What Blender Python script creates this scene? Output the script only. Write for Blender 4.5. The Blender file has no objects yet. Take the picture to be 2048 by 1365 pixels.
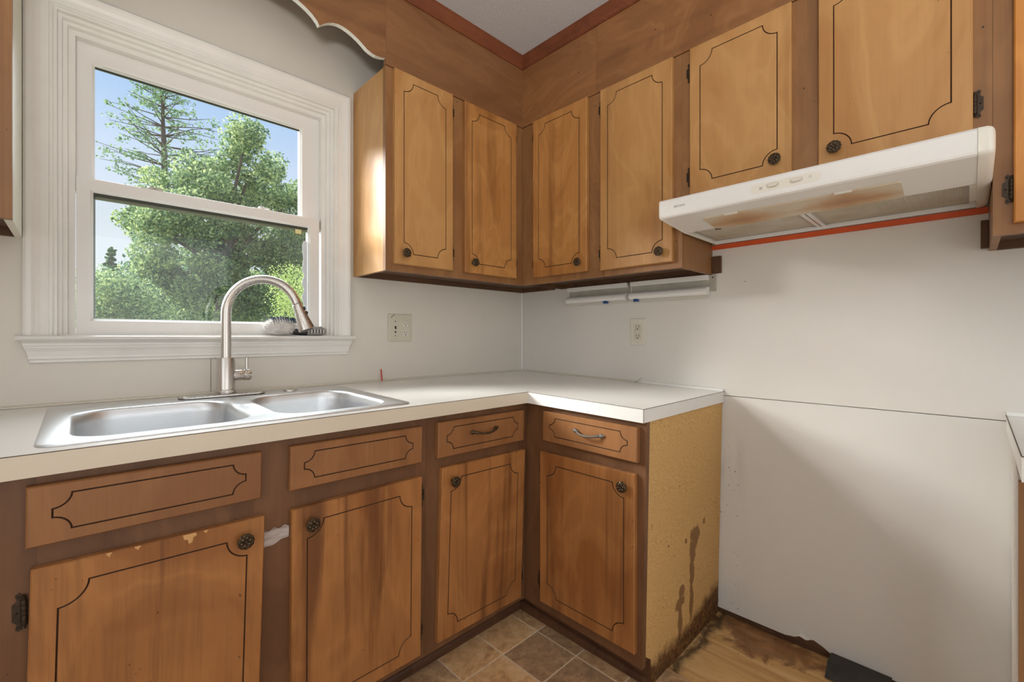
import bpy, bmesh, math, random
import numpy as np
from mathutils import Vector, Matrix

random.seed(7); rng = np.random.default_rng(11)
scene = bpy.context.scene
COL = scene.collection
R = math.radians

# ------------------------------------------------------------------ camera
cam_d = bpy.data.cameras.new('camera'); cam = bpy.data.objects.new('camera', cam_d); COL.objects.link(cam)
cam.location = (-1.7848, -1.7514, 1.074)
cam.rotation_euler = (R(90), 0, R(45.7118 - 90))
cam_d.sensor_width = 36.0; cam_d.lens = 36.0 * 890.87 / 2048
cam_d.shift_y = -8.83 / 2048
cam_d.clip_start = 0.02; cam_d.clip_end = 300
scene.camera = cam

# ------------------------------------------------------------------ sky, sun, added fill lamps, exposure
world = bpy.data.worlds.new('world'); scene.world = world; world.use_nodes = True
nt = world.node_tree; nt.nodes.clear()
wo = nt.nodes.new('ShaderNodeOutputWorld'); wb = nt.nodes.new('ShaderNodeBackground')
wt = nt.nodes.new('ShaderNodeTexCoord'); ws = nt.nodes.new('ShaderNodeSeparateXYZ'); wr = nt.nodes.new('ShaderNodeValToRGB')
wr.color_ramp.elements[0].position = 0.0; wr.color_ramp.elements[0].color = (0.78, 0.80, 0.83, 1)
wr.color_ramp.elements[1].position = 0.62; wr.color_ramp.elements[1].color = (0.20, 0.36, 0.70, 1)
e = wr.color_ramp.elements.new(0.22); e.color = (0.64, 0.70, 0.79, 1)
e = wr.color_ramp.elements.new(0.42); e.color = (0.34, 0.51, 0.765, 1)
nt.links.new(wt.outputs['Generated'], ws.inputs[0]); nt.links.new(ws.outputs['Z'], wr.inputs[0])
nt.links.new(wr.outputs[0], wb.inputs[0]); wb.inputs[1].default_value = 1.3
nt.links.new(wb.outputs[0], wo.inputs[0])

def lamp(name, kind, loc, energy, color=(1, 1, 1), direction=None, **kw):
    d = bpy.data.lights.new(name, kind); d.energy = energy; d.color = color
    for k, v in kw.items(): setattr(d, k, v)
    o = bpy.data.objects.new(name, d); COL.objects.link(o); o.location = loc
    if direction is not None: o.rotation_euler = Vector(direction).to_track_quat('-Z', 'Y').to_euler()
    return o
# hazy sun standing high to the left, beyond the sink window
lamp('sun', 'SUN', (-8, 8, 8), 9.5, (1.0, 0.985, 0.96), (1.0, -1.02, -0.64), angle=R(24))
# broad bright sky facing the sink window
lamp('sky_glow', 'SUN', (0, 10, 8), 12.0, (0.95, 0.98, 1.0), (0.10, -1.0, -0.72), angle=R(78))
# added fill lamp outside an unseen opening behind the camera
lamp('patio_daylight', 'AREA', (-1.75, -4.45, 1.25), 19, (1.0, 0.98, 0.96), (0, 1, 0.30), shape='RECTANGLE', size=2.6, size_y=1.9)
# added side fill lamp at an unseen opening in the left wall
lamp('side_daylight', 'AREA', (-3.75, -2.3, 1.35), 11, (1.0, 0.98, 0.96), (1, 0.1, 0), shape='RECTANGLE', size=1.8, size_y=1.6)
vs = scene.view_settings
vs.view_transform = 'Standard'; vs.look = 'None'; vs.gamma = 1.0; vs.use_curve_mapping = False
vs.exposure = -0.08

# ------------------------------------------------------------------ helpers
def srgb(r, g, b):
    f = lambda c: (c / 255 / 12.92) if c / 255 <= 0.04045 else ((c / 255 + 0.055) / 1.055) ** 2.4
    return (f(r), f(g), f(b), 1.0)

class N:
    """thin wrapper to write node trees"""
    def __init__(self, name, rough=0.5, spec=0.5, metal=0.0):
        self.m = bpy.data.materials.new(name); self.m.use_nodes = True
        self.t = self.m.node_tree; self.b = self.t.nodes['Principled BSDF']
        self.b.inputs['Roughness'].default_value = rough; self.b.inputs['Metallic'].default_value = metal
        self.b.inputs['Specular IOR Level'].default_value = spec
        self._co = None
    def new(self, typ, **kw):
        n = self.t.nodes.new(typ)
        for k, v in kw.items(): setattr(n, k, v)
        return n
    def link(self, a, b): self.t.links.new(a, b)
    def co(self, world=False):
        if world: return self.new('ShaderNodeNewGeometry').outputs['Position']
        if self._co is None: self._co = self.new('ShaderNodeTexCoord').outputs['Object']
        return self._co
    def mapping(self, scale=(1, 1, 1), loc=(0, 0, 0), rot=(0, 0, 0), world=False):
        m = self.new('ShaderNodeMapping'); m.inputs['Scale'].default_value = scale
        m.inputs['Location'].default_value = loc; m.inputs['Rotation'].default_value = rot
        self.link(self.co(world), m.inputs[0]); return m.outputs[0]
    def noise(self, vec, scale, detail=4, rough=0.55, dist=0.0):
        n = self.new('ShaderNodeTexNoise'); n.inputs['Scale'].default_value = scale
        n.inputs['Detail'].default_value = detail; n.inputs['Roughness'].default_value = rough
        n.inputs['Distortion'].default_value = dist
        if vec is not None: self.link(vec, n.inputs['Vector'])
        return n.outputs['Fac']
    def ramp(self, fac, stops):
        r = self.new('ShaderNodeValToRGB'); els = r.color_ramp.elements
        els[0].position, els[0].color = stops[0]; els[1].position, els[1].color = stops[-1]
        for p, c in stops[1:-1]:
            q = els.new(p); q.color = c
        self.link(fac, r.inputs[0]); return r.outputs[0]
    def mix(self, fac, a, b, mode='MIX'):
        n = self.new('ShaderNodeMix', data_type='RGBA', blend_type=mode)
        for v, i in ((fac, 0), (a, 6), (b, 7)):
            if hasattr(v, 'default_value') and not isinstance(v, (tuple, float)): self.link(v, n.inputs[i])
            else: n.inputs[i].default_value = v
        return n.outputs[2]
    def math(self, op, a, b=None, c=None, clamp=False):
        n = self.new('ShaderNodeMath', operation=op); n.use_clamp = clamp
        for v, i in ((a, 0), (b, 1), (c, 2)):
            if v is None: continue
            if isinstance(v, (int, float)): n.inputs[i].default_value = v
            else: self.link(v, n.inputs[i])
        return n.outputs[0]
    def sep(self, vec):
        s = self.new('ShaderNodeSeparateXYZ'); self.link(vec, s.inputs[0]); return s.outputs
    def smooth(self, v, a, b):
        n = self.new('ShaderNodeMapRange', interpolation_type='SMOOTHSTEP')
        self.link(v, n.inputs[0]); n.inputs[1].default_value = a; n.inputs[2].default_value = b
        return n.outputs[0]
    def color(self, c):
        if isinstance(c, tuple): self.b.inputs['Base Color'].default_value = c
        else: self.link(c, self.b.inputs['Base Color'])
        return self
    def bump(self, h, strength=0.2, dist=0.002):
        n = self.new('ShaderNodeBump'); n.inputs['Strength'].default_value = strength; n.inputs['Distance'].default_value = dist
        self.link(h, n.inputs['Height']); self.link(n.outputs[0], self.b.inputs['Normal']); return self
    def rough(self, r): self.link(r, self.b.inputs['Roughness']); return self

def BW(v): return (v, v, v, 1)

# ------------------------------------------------------------------ materials
def wood(name, light, mid, dark, streak=0.5, rough=0.42, axis='z', seed=0.0, grain=0.2, figure=0.25):
    n = N(name, rough, 0.4)
    st = {'z': (13, 13, 0.7), 'x': (0.7, 13, 13), 'y': (13, 0.7, 13)}[axis]
    lo = {'z': (3.4, 3.4, 1.5), 'x': (1.5, 3.4, 3.4), 'y': (3.4, 1.5, 3.4)}[axis]
    fi = {'z': (150, 150, 5), 'x': (5, 150, 150), 'y': (150, 5, 150)}[axis]
    rnd = n.new('ShaderNodeObjectInfo').outputs['Random']
    off = n.new('ShaderNodeCombineXYZ'); n.link(n.math('MULTIPLY', rnd, 23.0), off.inputs[0]); n.link(n.math('MULTIPLY', rnd, 41.0), off.inputs[1]); n.link(n.math('MULTIPLY', rnd, 17.0), off.inputs[2])
    add = n.new('ShaderNodeVectorMath', operation='ADD'); n.link(n.co(), add.inputs[0]); n.link(off.outputs[0], add.inputs[1])
    def mp(sc):
        m = n.new('ShaderNodeMapping'); m.inputs['Scale'].default_value = sc; m.inputs['Location'].default_value = (seed, seed * 1.7, seed * 0.6)
        n.link(add.outputs[0], m.inputs[0]); return m.outputs[0]
    big = n.noise(mp(lo), 1.0, 3, 0.5, 1.6)                 # slow swirling figure
    a = n.noise(mp(st), 1.0, 5, 0.6, 0.7)                   # streaks along the grain
    fine = n.noise(mp(fi), 1.0, 3, 0.6, 0.2)
    c = n.ramp(big, [(0.28, mid), (0.50, light), (0.66, mid)])
    sw = n.math('MULTIPLY_ADD', n.math('SINE', n.math('MULTIPLY', big, 62.0)), 0.5, 0.5)
    c = n.mix(n.math('MULTIPLY', sw, figure), c, n.mix(0.5, mid, dark))
    c = n.mix(n.math('MULTIPLY', n.smooth(a, 0.50, 0.72), streak), c, dark)
    c = n.mix(n.math('MULTIPLY', n.smooth(a, 0.46, 0.28), streak * 0.6), c, light)
    c = n.mix(n.math('MULTIPLY', n.smooth(fine, 0.45, 0.75), grain), c, dark)
    sp = n.noise(mp((1, 1, 1)), 70, 2, 0.5)
    c = n.mix(n.math('MULTIPLY', n.smooth(sp, 0.760, 0.785), 0.6), c, tuple(v * 0.25 for v in dark[:3]) + (1,))
    n.color(c); n.bump(fine, 0.05, 0.0008)
    n.rough(n.ramp(big, [(0.3, BW(rough + 0.06)), (0.7, BW(rough - 0.06))]))
    return n.m

M = {}
M['door_up'] = wood('upper_door_wood', srgb(190, 144, 90), srgb(172, 123, 71), srgb(134, 90, 51), 0.30, 0.40, 'z', 1.0, 0.12, 0.14)
M['door_up_red'] = wood('upper_door_red_wood', srgb(188, 136, 78), srgb(168, 114, 60), srgb(112, 66, 36), 0.55, 0.40, 'z', 6.3, 0.14, 0.22)
M['door_low'] = wood('base_door_wood', srgb(172, 117, 66), srgb(148, 95, 51), srgb(96, 57, 31), 0.80, 0.42, 'z', 4.0, 0.2, 0.12)
M['drawer_low'] = wood('base_drawer_wood', srgb(150, 103, 63), srgb(134, 89, 53), srgb(106, 68, 40), 0.25, 0.42, 'z', 2.0, 0.2, 0.12)
M['frame_up'] = wood('upper_frame_wood', srgb(150, 108, 68), srgb(134, 93, 57), srgb(104, 70, 42), 0.35, 0.45, 'z', 9.0, 0.16, 0.2)
M['frame_low'] = wood('base_frame_wood', srgb(118, 82, 54), srgb(102, 69, 45), srgb(78, 51, 33), 0.35, 0.45, 'z', 12.0, 0.16, 0.22)
M['soffit'] = wood('soffit_wood', srgb(140, 98, 62), srgb(124, 83, 51), srgb(98, 64, 39), 0.30, 0.42, 'x', 15.0, 0.12, 0.2)  # darker than the frames: shade put into the wood colour
M['soffit_r'] = wood('soffit_right_wood', srgb(152, 106, 66), srgb(134, 90, 54), srgb(104, 68, 40), 0.35, 0.40, 'y', 16.0, 0.12, 0.28)
M['end_up'] = wood('cabinet_side_wood', srgb(200, 154, 100), srgb(184, 136, 84), srgb(154, 108, 62), 0.25, 0.36, 'z', 18.0, 0.12, 0.15)  # lighter tone puts the light on the cabinet ends into the colour
M['crown'] = wood('crown_wood', srgb(128, 72, 44), srgb(110, 59, 35), srgb(78, 41, 25), 0.4, 0.42, 'x', 21.0)
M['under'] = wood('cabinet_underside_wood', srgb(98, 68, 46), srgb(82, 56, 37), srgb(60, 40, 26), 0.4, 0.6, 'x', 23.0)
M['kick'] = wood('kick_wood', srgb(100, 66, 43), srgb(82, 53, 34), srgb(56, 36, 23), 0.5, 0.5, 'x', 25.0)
M['groove'] = N('groove_stain', 0.6).color(srgb(70, 43, 24)).m
M['rawwood'] = N('raw_wood', 0.8).color(srgb(206, 160, 104)).m

def plain(name, c, rough=0.5, metal=0.0, spec=0.5, var=0.0, scale=6, bump=0.0):
    n = N(name, rough, spec, metal)
    if var or bump:
        f = n.noise(n.mapping((1, 1, 1)), scale, 5, 0.6, 0.2)
        lo = tuple(max(0, v * (1 - var)) for v in c[:3]) + (1,)
        hi = tuple(min(1, v * (1 + var * 0.6)) for v in c[:3]) + (1,)
        n.color(n.ramp(f, [(0.3, lo), (0.7, hi)]))
        if bump: n.bump(f, bump, 0.001)
    else: n.color(c)
    return n.m

def wall_mat(name, c, speck=0.0):
    n = N(name, 0.55, 0.35)
    f = n.noise(n.mapping((1, 1, 1)), 2.2, 5, 0.6)
    lo = tuple(v * 0.94 for v in c[:3]) + (1,)
    col = n.ramp(f, [(0.3, lo), (0.65, c)])
    v = n.new('ShaderNodeTexVoronoi'); v.inputs['Scale'].default_value = 9.0
    n.link(n.co(), v.inputs['Vector'])
    dots = n.math('LESS_THAN', v.outputs['Distance'], 0.016)
    col = n.mix(dots, col, srgb(70, 62, 52))
    if speck:   # mould speckle on the strip of wall beside the base cabinet
        y = n.sep(n.co(True))
        band = n.math('MULTIPLY', n.smooth(y[1], -1.20, -1.10), n.smooth(y[2], 0.80, 0.55))
        fl = n.noise(n.mapping((1, 1, 1), world=True), 95, 3, 0.6)
        col = n.mix(n.math('MULTIPLY', band, n.smooth(fl, 0.66, 0.72)), col, srgb(96, 74, 56))
        sm = n.noise(n.mapping((9, 9, 2), world=True), 1.0, 4, 0.6)
        col = n.mix(n.math('MULTIPLY', n.math('MULTIPLY', band, n.smooth(sm, 0.5, 0.75)), 0.45), col, srgb(150, 138, 124))
    n.color(col)
    n.bump(n.noise(n.mapping((1, 1, 1)), 260, 3, 0.5), 0.05, 0.0006)
    return n.m
M['wall'] = wall_mat('wall_paint', srgb(216, 210, 199))
M['wall_r'] = wall_mat('wall_right_paint', srgb(219, 215, 208))
M['wall_low'] = wall_mat('wall_lower_paint', srgb(219, 216, 210), 1.0)
M['white'] = plain('white_window_paint', srgb(226, 223, 217), 0.38, 0, 0.45, 0.05, 7)
M['vinyl'] = plain('white_vinyl', srgb(225, 222, 218), 0.35, 0, 0.5, 0.03, 5)
M['gasket'] = plain('olive_gasket', srgb(110, 112, 82), 0.6)
M['gasketdark'] = plain('dark_gasket', srgb(52, 56, 46), 0.6)
M['counter'] = plain('white_laminate', srgb(236, 233, 227), 0.28, 0, 0.5, 0.035, 3)
M['seam'] = plain('dark_laminate_seam', srgb(98, 86, 72), 0.6)
M['strip'] = plain('cream_strip', srgb(206, 199, 184), 0.45)
M['strip_w'] = plain('white_strip', srgb(228, 226, 222), 0.4)
M['plate'] = plain('almond_plastic', srgb(202, 196, 178), 0.4, 0, 0.5, 0.05, 40)
M['plate_w'] = plain('light_almond_plastic', srgb(214, 208, 195), 0.38)
M['dark'] = plain('dark_slot', srgb(30, 26, 22), 0.6)
M['knob'] = N('aged_bronze', 0.42, 0.5, 0.75).m
_n = N('aged_bronze_metal', 0.34, 0.5, 0.8)
_f = _n.noise(_n.mapping((1, 1, 1)), 320, 3)
_n.color(_n.ramp(_f, [(0.35, srgb(62, 50, 38)), (0.7, srgb(104, 88, 68))]))
M['knob'] = _n.m
M['pewter'] = plain('pewter_metal', srgb(112, 108, 102), 0.55, 0.5, 0.5, 0.3, 200)
M['hinge'] = plain('blackened_hinge_metal', srgb(66, 54, 42), 0.45, 0.6, 0.5, 0.4, 150)
M['hood'] = plain('white_enamel', srgb(232, 231, 228), 0.22, 0, 0.5, 0.02, 8)
M['hood_cap'] = plain('cream_plastic', srgb(226, 222, 210), 0.3)
M['orange'] = plain('orange_strip', srgb(206, 84, 36), 0.55, 0, 0.4, 0.12, 14)
M['blue'] = plain('blue_switch', srgb(20, 70, 130), 0.4)
M['galv'] = plain('grey_painted_metal', srgb(176, 172, 160), 0.45, 0.2, 0.5, 0.12, 25)
M['black_rubber'] = plain('black_rubber', srgb(52, 48, 44), 0.55, 0, 0.4, 0.35, 30)
M['red'] = plain('red_plastic', srgb(196, 52, 40), 0.5)
M['fabric_white'] = plain('white_fibre', srgb(220, 216, 212), 0.9, 0, 0.1)
M['fabric_blue'] = plain('navy_bristle', srgb(52, 66, 92), 0.7)
M['grey_plastic'] = plain('grey_plastic', srgb(150, 148, 144), 0.45)
M['lgrey_plastic'] = plain('pale_grey_plastic', srgb(208, 206, 202), 0.4)
M['black_plastic'] = plain('black_plastic', srgb(28, 28, 30), 0.4)
M['bulb'] = plain('opal_glass', srgb(240, 238, 230), 0.3)

def steel(name, base, rough, axis):
    n = N(name, rough, 0.5, 1.0)
    sc = {'x': (3, 400, 400), 'z': (400, 400, 3)}[axis]
    f = n.noise(n.mapping(sc), 1.0, 3, 0.6)
    n.color(n.ramp(f, [(0.3, tuple(v * 0.92 for v in base[:3]) + (1,)), (0.7, base)]))
    n.rough(n.ramp(f, [(0.3, BW(rough - 0.05)), (0.7, BW(rough + 0.08))]))
    n.bump(f, 0.03, 0.0004)
    n.b.inputs['Anisotropic'].default_value = 0.5
    return n.m
M['steel'] = steel('brushed_stainless', srgb(226, 228, 230), 0.36, 'x')
M['nickel'] = steel('brushed_nickel', srgb(208, 203, 197), 0.27, 'z')

# popcorn ceiling
_n = N('ceiling_texture_paint', 0.9, 0.1)
_h = _n.noise(_n.mapping((1, 1, 1)), 210, 6, 0.7)
_n.color(_n.ramp(_h, [(0.3, srgb(226, 226, 226)), (0.65, srgb(248, 248, 248))])).bump(_h, 1.0, 0.012)
M['ceiling'] = _n.m

# particle board with water stains of their own shape (object space: x along wall, z up)
_n = N('particle_board', 0.75, 0.25)
_co = _n.co(True); _x, _y, _z = _n.sep(_co)
_fl = _n.noise(_n.mapping((1, 1, 1), world=True), 260, 4, 0.7)
_fl2 = _n.noise(_n.mapping((1.0, 1.0, 0.6), world=True), 120, 3, 0.6)
_c = _n.ramp(_fl, [(0.30, srgb(170, 130, 76)), (0.5, srgb(202, 162, 104)), (0.7, srgb(218, 182, 124))])
_c = _n.mix(_n.smooth(_fl2, 0.67, 0.72), _c, srgb(120, 82, 44))
_w1 = _n.math('MULTIPLY', _n.math('SUBTRACT', _n.noise(_n.mapping((1, 1, 1), world=True), 26, 4, 0.6), 0.5), 0.11)
_w2 = _n.math('MULTIPLY', _n.math('SUBTRACT', _n.noise(_n.mapping((1, 1, 0.35), world=True), 30, 4, 0.6), 0.5), 0.06)
_w3 = _n.math('SUBTRACT', _n.noise(_n.mapping((1, 1, 0.5), world=True), 55, 4, 0.65), 0.5)
def _blob(cx, cz, ax, az):
    dx = _n.math('DIVIDE', _n.math('ADD', _n.math('SUBTRACT', _x, cx), _n.math('MULTIPLY', _w2, 0.5)), ax); dz = _n.math('DIVIDE', _n.math('SUBTRACT', _z, cz), az)
    d = _n.math('SQRT', _n.math('ADD', _n.math('MULTIPLY', dx, dx), _n.math('MULTIPLY', dz, dz)))
    return _n.math('SUBTRACT', 1.0, _n.smooth(_n.math('ADD', d, _n.math('MULTIPLY', _w3, 1.5)), 0.86, 1.0))
_s = None
for _q in ((-0.226, 0.372, 0.036, 0.040), (-0.242, 0.325, 0.027, 0.05), (-0.250, 0.245, 0.020, 0.075), (-0.245, 0.150, 0.015, 0.07), (-0.322, 0.212, 0.022, 0.022), (-0.336, 0.178, 0.036, 0.024), (-0.333, 0.120, 0.015, 0.06), (-0.150, 0.402, 0.010, 0.014), (-0.296, 0.375, 0.009, 0.010), (-0.425, 0.400, 0.007, 0.007)):
    _s = _blob(*_q) if _s is None else _n.math('MAXIMUM', _s, _blob(*_q))
_c = _n.mix(_n.math('MULTIPLY', _s, 0.82), _c, srgb(116, 82, 52))
# black mould along the bottom, highest at the wall
_edge = _n.math('ADD', _n.math('MULTIPLY', _n.math('MAXIMUM', _n.math('ADD', _x, 0.30), 0.0), 0.20), 0.066)
_zz = _n.math('ADD', _z, _n.math('MULTIPLY', _w1, 0.7))
_m = _n.math('SUBTRACT', 1.0, _n.smooth(_n.math('SUBTRACT', _zz, _edge), -0.03, 0.03))
_mf = _n.noise(_n.mapping((1, 1, 1), world=True), 75, 5, 0.7)
_mc = _n.ramp(_mf, [(0.3, srgb(48, 34, 22)), (0.5, srgb(98, 66, 36)), (0.72, srgb(148, 104, 58))])
_c = _n.mix(_m, _c, _mc)
_n.color(_c).bump(_fl, 0.25, 0.001)
M['particle'] = _n.m
_n = N('white_particle_board', 0.6, 0.3)
_f = _n.noise(_n.mapping((1, 1, 1)), 90, 4, 0.7)
_n.color(_n.ramp(_f, [(0.3, srgb(150, 134, 116)), (0.42, srgb(206, 198, 188)), (0.6, srgb(216, 211, 204))]))
M['whiteboard'] = _n.m

# sheet tile: slate look, each piece its own tone
_n = N('slate_tile', 0.42, 0.4)
_oi = _n.new('ShaderNodeObjectInfo').outputs['Random']
_mp = _n.new('ShaderNodeMapping'); _mp.inputs['Scale'].default_value = (1, 1, 1)
_add = _n.new('ShaderNodeVectorMath', operation='ADD'); _cb = _n.new('ShaderNodeCombineXYZ')
_n.link(_n.math('MULTIPLY', _oi, 37.0), _cb.inputs[0]); _n.link(_n.math('MULTIPLY', _oi, 91.0), _cb.inputs[1])
_n.link(_n.co(True), _add.inputs[0]); _n.link(_cb.outputs[0], _add.inputs[1])
_a = _n.noise(_add.outputs[0], 11, 6, 0.65, 1.8); _b = _n.noise(_add.outputs[0], 60, 5, 0.7, 0.6)
_light = _n.ramp(_a, [(0.28, srgb(178, 128, 84)), (0.5, srgb(226, 180, 126)), (0.7, srgb(242, 208, 160))])
_darkt = _n.ramp(_a, [(0.28, srgb(122, 96, 70)), (0.5, srgb(166, 134, 102)), (0.7, srgb(210, 170, 126))])
_c = _n.mix(_n.smooth(_oi, 0.50, 0.75), _light, _darkt)
_c = _n.mix(0.2, _c, _n.ramp(_b, [(0.35, srgb(104, 76, 54)), (0.6, srgb(222, 182, 138))]))
_n.color(_c).bump(_b, 0.2, 0.001)
M['tile'] = _n.m
M['grout'] = plain('grout', srgb(226, 208, 182), 0.8, 0, 0.2, 0.1, 30)
# bare subfloor
_n = N('bare_subfloor_wood', 0.7, 0.25)
_a = _n.noise(_n.mapping((14, 1.4, 8), world=True), 1.0, 5, 0.6, 1.0)
_c = _n.ramp(_a, [(0.28, srgb(168, 122, 74)), (0.5, srgb(206, 164, 108)), (0.72, srgb(224, 190, 138))])
_x, _y, _z = _n.sep(_n.co(True))
_w = _n.noise(_n.mapping((1, 1, 1), world=True), 13, 5, 0.65, 0.4)
_d1 = _n.math('ADD', _n.math('ABSOLUTE', _n.math('MULTIPLY', _n.math('ADD', _x, 0.04), 0.9)), _n.math('MULTIPLY', _n.math('ABSOLUTE', _n.math('ADD', _y, 1.24)), 0.55))
_st = _n.math('SUBTRACT', 1.0, _n.smooth(_n.math('ADD', _d1, _n.math('MULTIPLY', _n.math('SUBTRACT', _w, 0.5), 0.25)), 0.09, 0.14))
_c = _n.mix(_n.math('MULTIPLY', _st, 0.75), _c, _n.ramp(_w, [(0.35, srgb(90, 56, 38)), (0.65, srgb(150, 104, 72))]))
_sp = _n.noise(_n.mapping((1, 1, 1), world=True), 85, 3, 0.5)
_c = _n.mix(_n.smooth(_sp, 0.70, 0.74), _c, srgb(96, 68, 44))
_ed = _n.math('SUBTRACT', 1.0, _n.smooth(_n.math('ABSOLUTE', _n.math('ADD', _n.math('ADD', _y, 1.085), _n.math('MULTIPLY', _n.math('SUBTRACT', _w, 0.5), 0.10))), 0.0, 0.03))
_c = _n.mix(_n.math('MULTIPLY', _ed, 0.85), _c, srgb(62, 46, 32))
_n.color(_c)
M['subfloor'] = _n.m

# window glass: clear, a little reflective, and dusty where the photograph shows it
def glass(name, dust, tint):
    m = bpy.data.materials.new(name); m.use_nodes = True; t = m.node_tree; t.nodes.clear()
    o = t.nodes.new('ShaderNodeOutputMaterial'); tr = t.nodes.new('ShaderNodeBsdfTransparent'); gl = t.nodes.new('ShaderNodeBsdfGlossy')
    df = t.nodes.new('ShaderNodeBsdfDiffuse'); m1 = t.nodes.new('ShaderNodeMixShader'); m2 = t.nodes.new('ShaderNodeMixShader')
    tr.inputs[0].default_value = tint; gl.inputs[0].default_value = (1, 1, 1, 1); gl.inputs['Roughness'].default_value = 0.0
    df.inputs[0].default_value = (0.75, 0.8, 0.8, 1)
    nz = t.nodes.new('ShaderNodeTexNoise'); nz.inputs['Scale'].default_value = 7; nz.inputs['Detail'].default_value = 6
    tc = t.nodes.new('ShaderNodeTexCoord'); t.links.new(tc.outputs['Object'], nz.inputs['Vector'])
    mr = t.nodes.new('ShaderNodeMapRange'); mr.inputs[1].default_value = 0.35; mr.inputs[2].default_value = 0.7
    mr.inputs[3].default_value = dust * 0.4; mr.inputs[4].default_value = dust
    t.links.new(nz.outputs['Fac'], mr.inputs[0])
    t.links.new(mr.outputs[0], m1.inputs[0]); t.links.new(tr.outputs[0], m1.inputs[1]); t.links.new(df.outputs[0], m1.inputs[2])
    m2.inputs[0].default_value = 0.02; t.links.new(m1.outputs[0], m2.inputs[1]); t.links.new(gl.outputs[0], m2.inputs[2])
    t.links.new(m2.outputs[0], o.inputs[0]); return m
M['glass_up'] = glass('clear_glass', 0.012, (0.995, 1.0, 0.998, 1))
M['glass_low'] = glass('dusty_glass', 0.05, (0.97, 0.99, 0.98, 1))
# stained lamp lens of the hood
_n = N('stained_lens', 0.3, 0.5)
_x, _y, _z = _n.sep(_n.co(True))
_f = _n.noise(_n.mapping((1, 1, 1), world=True), 16, 4, 0.6)
_g1 = _n.math('ADD', _n.math('ABSOLUTE', _n.math('ADD', _y, 1.27)), _n.math('MULTIPLY', _n.math('ABSOLUTE', _n.math('ADD', _x, 0.33)), 1.6))
_g2 = _n.math('ADD', _n.math('ABSOLUTE', _n.math('ADD', _y, 1.53)), _n.math('MULTIPLY', _n.math('ABSOLUTE', _n.math('ADD', _x, 0.33)), 1.6))
_q = _n.math('ADD', _n.math('MINIMUM', _g1, _g2), _n.math('MULTIPLY', _n.math('SUBTRACT', _f, 0.5), 0.10))
_n.color(_n.ramp(_q, [(0.0, srgb(158, 104, 50)), (0.07, srgb(186, 140, 84)), (0.16, srgb(206, 192, 166))]))
M['lens'] = _n.m
# greasy aluminium filter mesh
_n = N('grease_filter_mesh', 0.5, 0.5, 0.1)
_w = _n.new('ShaderNodeTexWave'); _w.inputs['Scale'].default_value = 110; _w.bands_direction = 'Y'
_n.link(_n.co(), _w.inputs['Vector'])
_f = _n.noise(_n.mapping((1, 1, 1)), 7, 4, 0.6)
_c = _n.ramp(_f, [(0.35, srgb(190, 178, 146)), (0.65, srgb(216, 212, 198))])
_n.color(_n.mix(0.35, _c, _n.ramp(_w.outputs['Fac'], [(0.3, srgb(150, 144, 128)), (0.7, srgb(226, 222, 212))]))).bump(_w.outputs['Fac'], 0.5, 0.002)
M['filter'] = _n.m
# clear plastic tape
_n = N('wrinkled_tape', 0.25, 0.6)
_f = _n.noise(_n.mapping((4, 1, 40)), 1.0, 4, 0.6, 0.5)
_n.color(_n.ramp(_f, [(0.35, srgb(128, 108, 98)), (0.55, srgb(190, 180, 174)), (0.7, srgb(222, 216, 212))])).bump(_f, 0.8, 0.003)
M['tape'] = _n.m
# foliage
def leafmat(name, c0, c1, c2):
    n = N(name, 0.6, 0.2)
    g = n.new('ShaderNodeNewGeometry')
    r = g.outputs['Random Per Island']
    pn = n.noise(n.mapping((1, 1, 1), world=True), 0.9, 4, 0.6)
    f = n.math('ADD', n.math('MULTIPLY', r, 0.55), n.math('MULTIPLY', pn, 0.55))
    c = n.ramp(f, [(0.25, c0), (0.5, c1), (0.8, c2)])
    n.color(c)
    tl = n.new('ShaderNodeBsdfTranslucent'); n.link(c, tl.inputs[0])
    mx = n.new('ShaderNodeMixShader'); mx.inputs[0].default_value = 0.30
    out = [k for k in n.t.nodes if k.type == 'OUTPUT_MATERIAL'][0]
    n.link(n.b.outputs[0], mx.inputs[1]); n.link(tl.outputs[0], mx.inputs[2]); n.link(mx.outputs[0], out.inputs[0])
    return n.m
M['leaf'] = leafmat('oak_leaf', srgb(72, 100, 76), srgb(124, 152, 106), srgb(212, 220, 156))
M['leaf_d'] = leafmat('hedge_leaf', srgb(62, 92, 72), srgb(92, 124, 94), srgb(140, 168, 122))
M['leaf_y'] = leafmat('young_leaf', srgb(140, 164, 96), srgb(176, 194, 112), srgb(210, 216, 140))
M['needle'] = leafmat('pine_needle', srgb(84, 112, 84), srgb(112, 142, 98), srgb(152, 176, 122))
M['bark'] = plain('bark', srgb(112, 98, 88), 0.9, 0, 0.1, 0.3, 4)
M['ground'] = plain('lawn', srgb(84, 104, 60), 0.95, 0, 0.1, 0.3, 1.5)

# ------------------------------------------------------------------ mesh builder
ML = lambda u, v, w: (u, -v, w)       # back wall: u = x, v = out into the room, w = up
MR = lambda u, v, w: (-v, u, w)       # right wall: u = y

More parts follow.
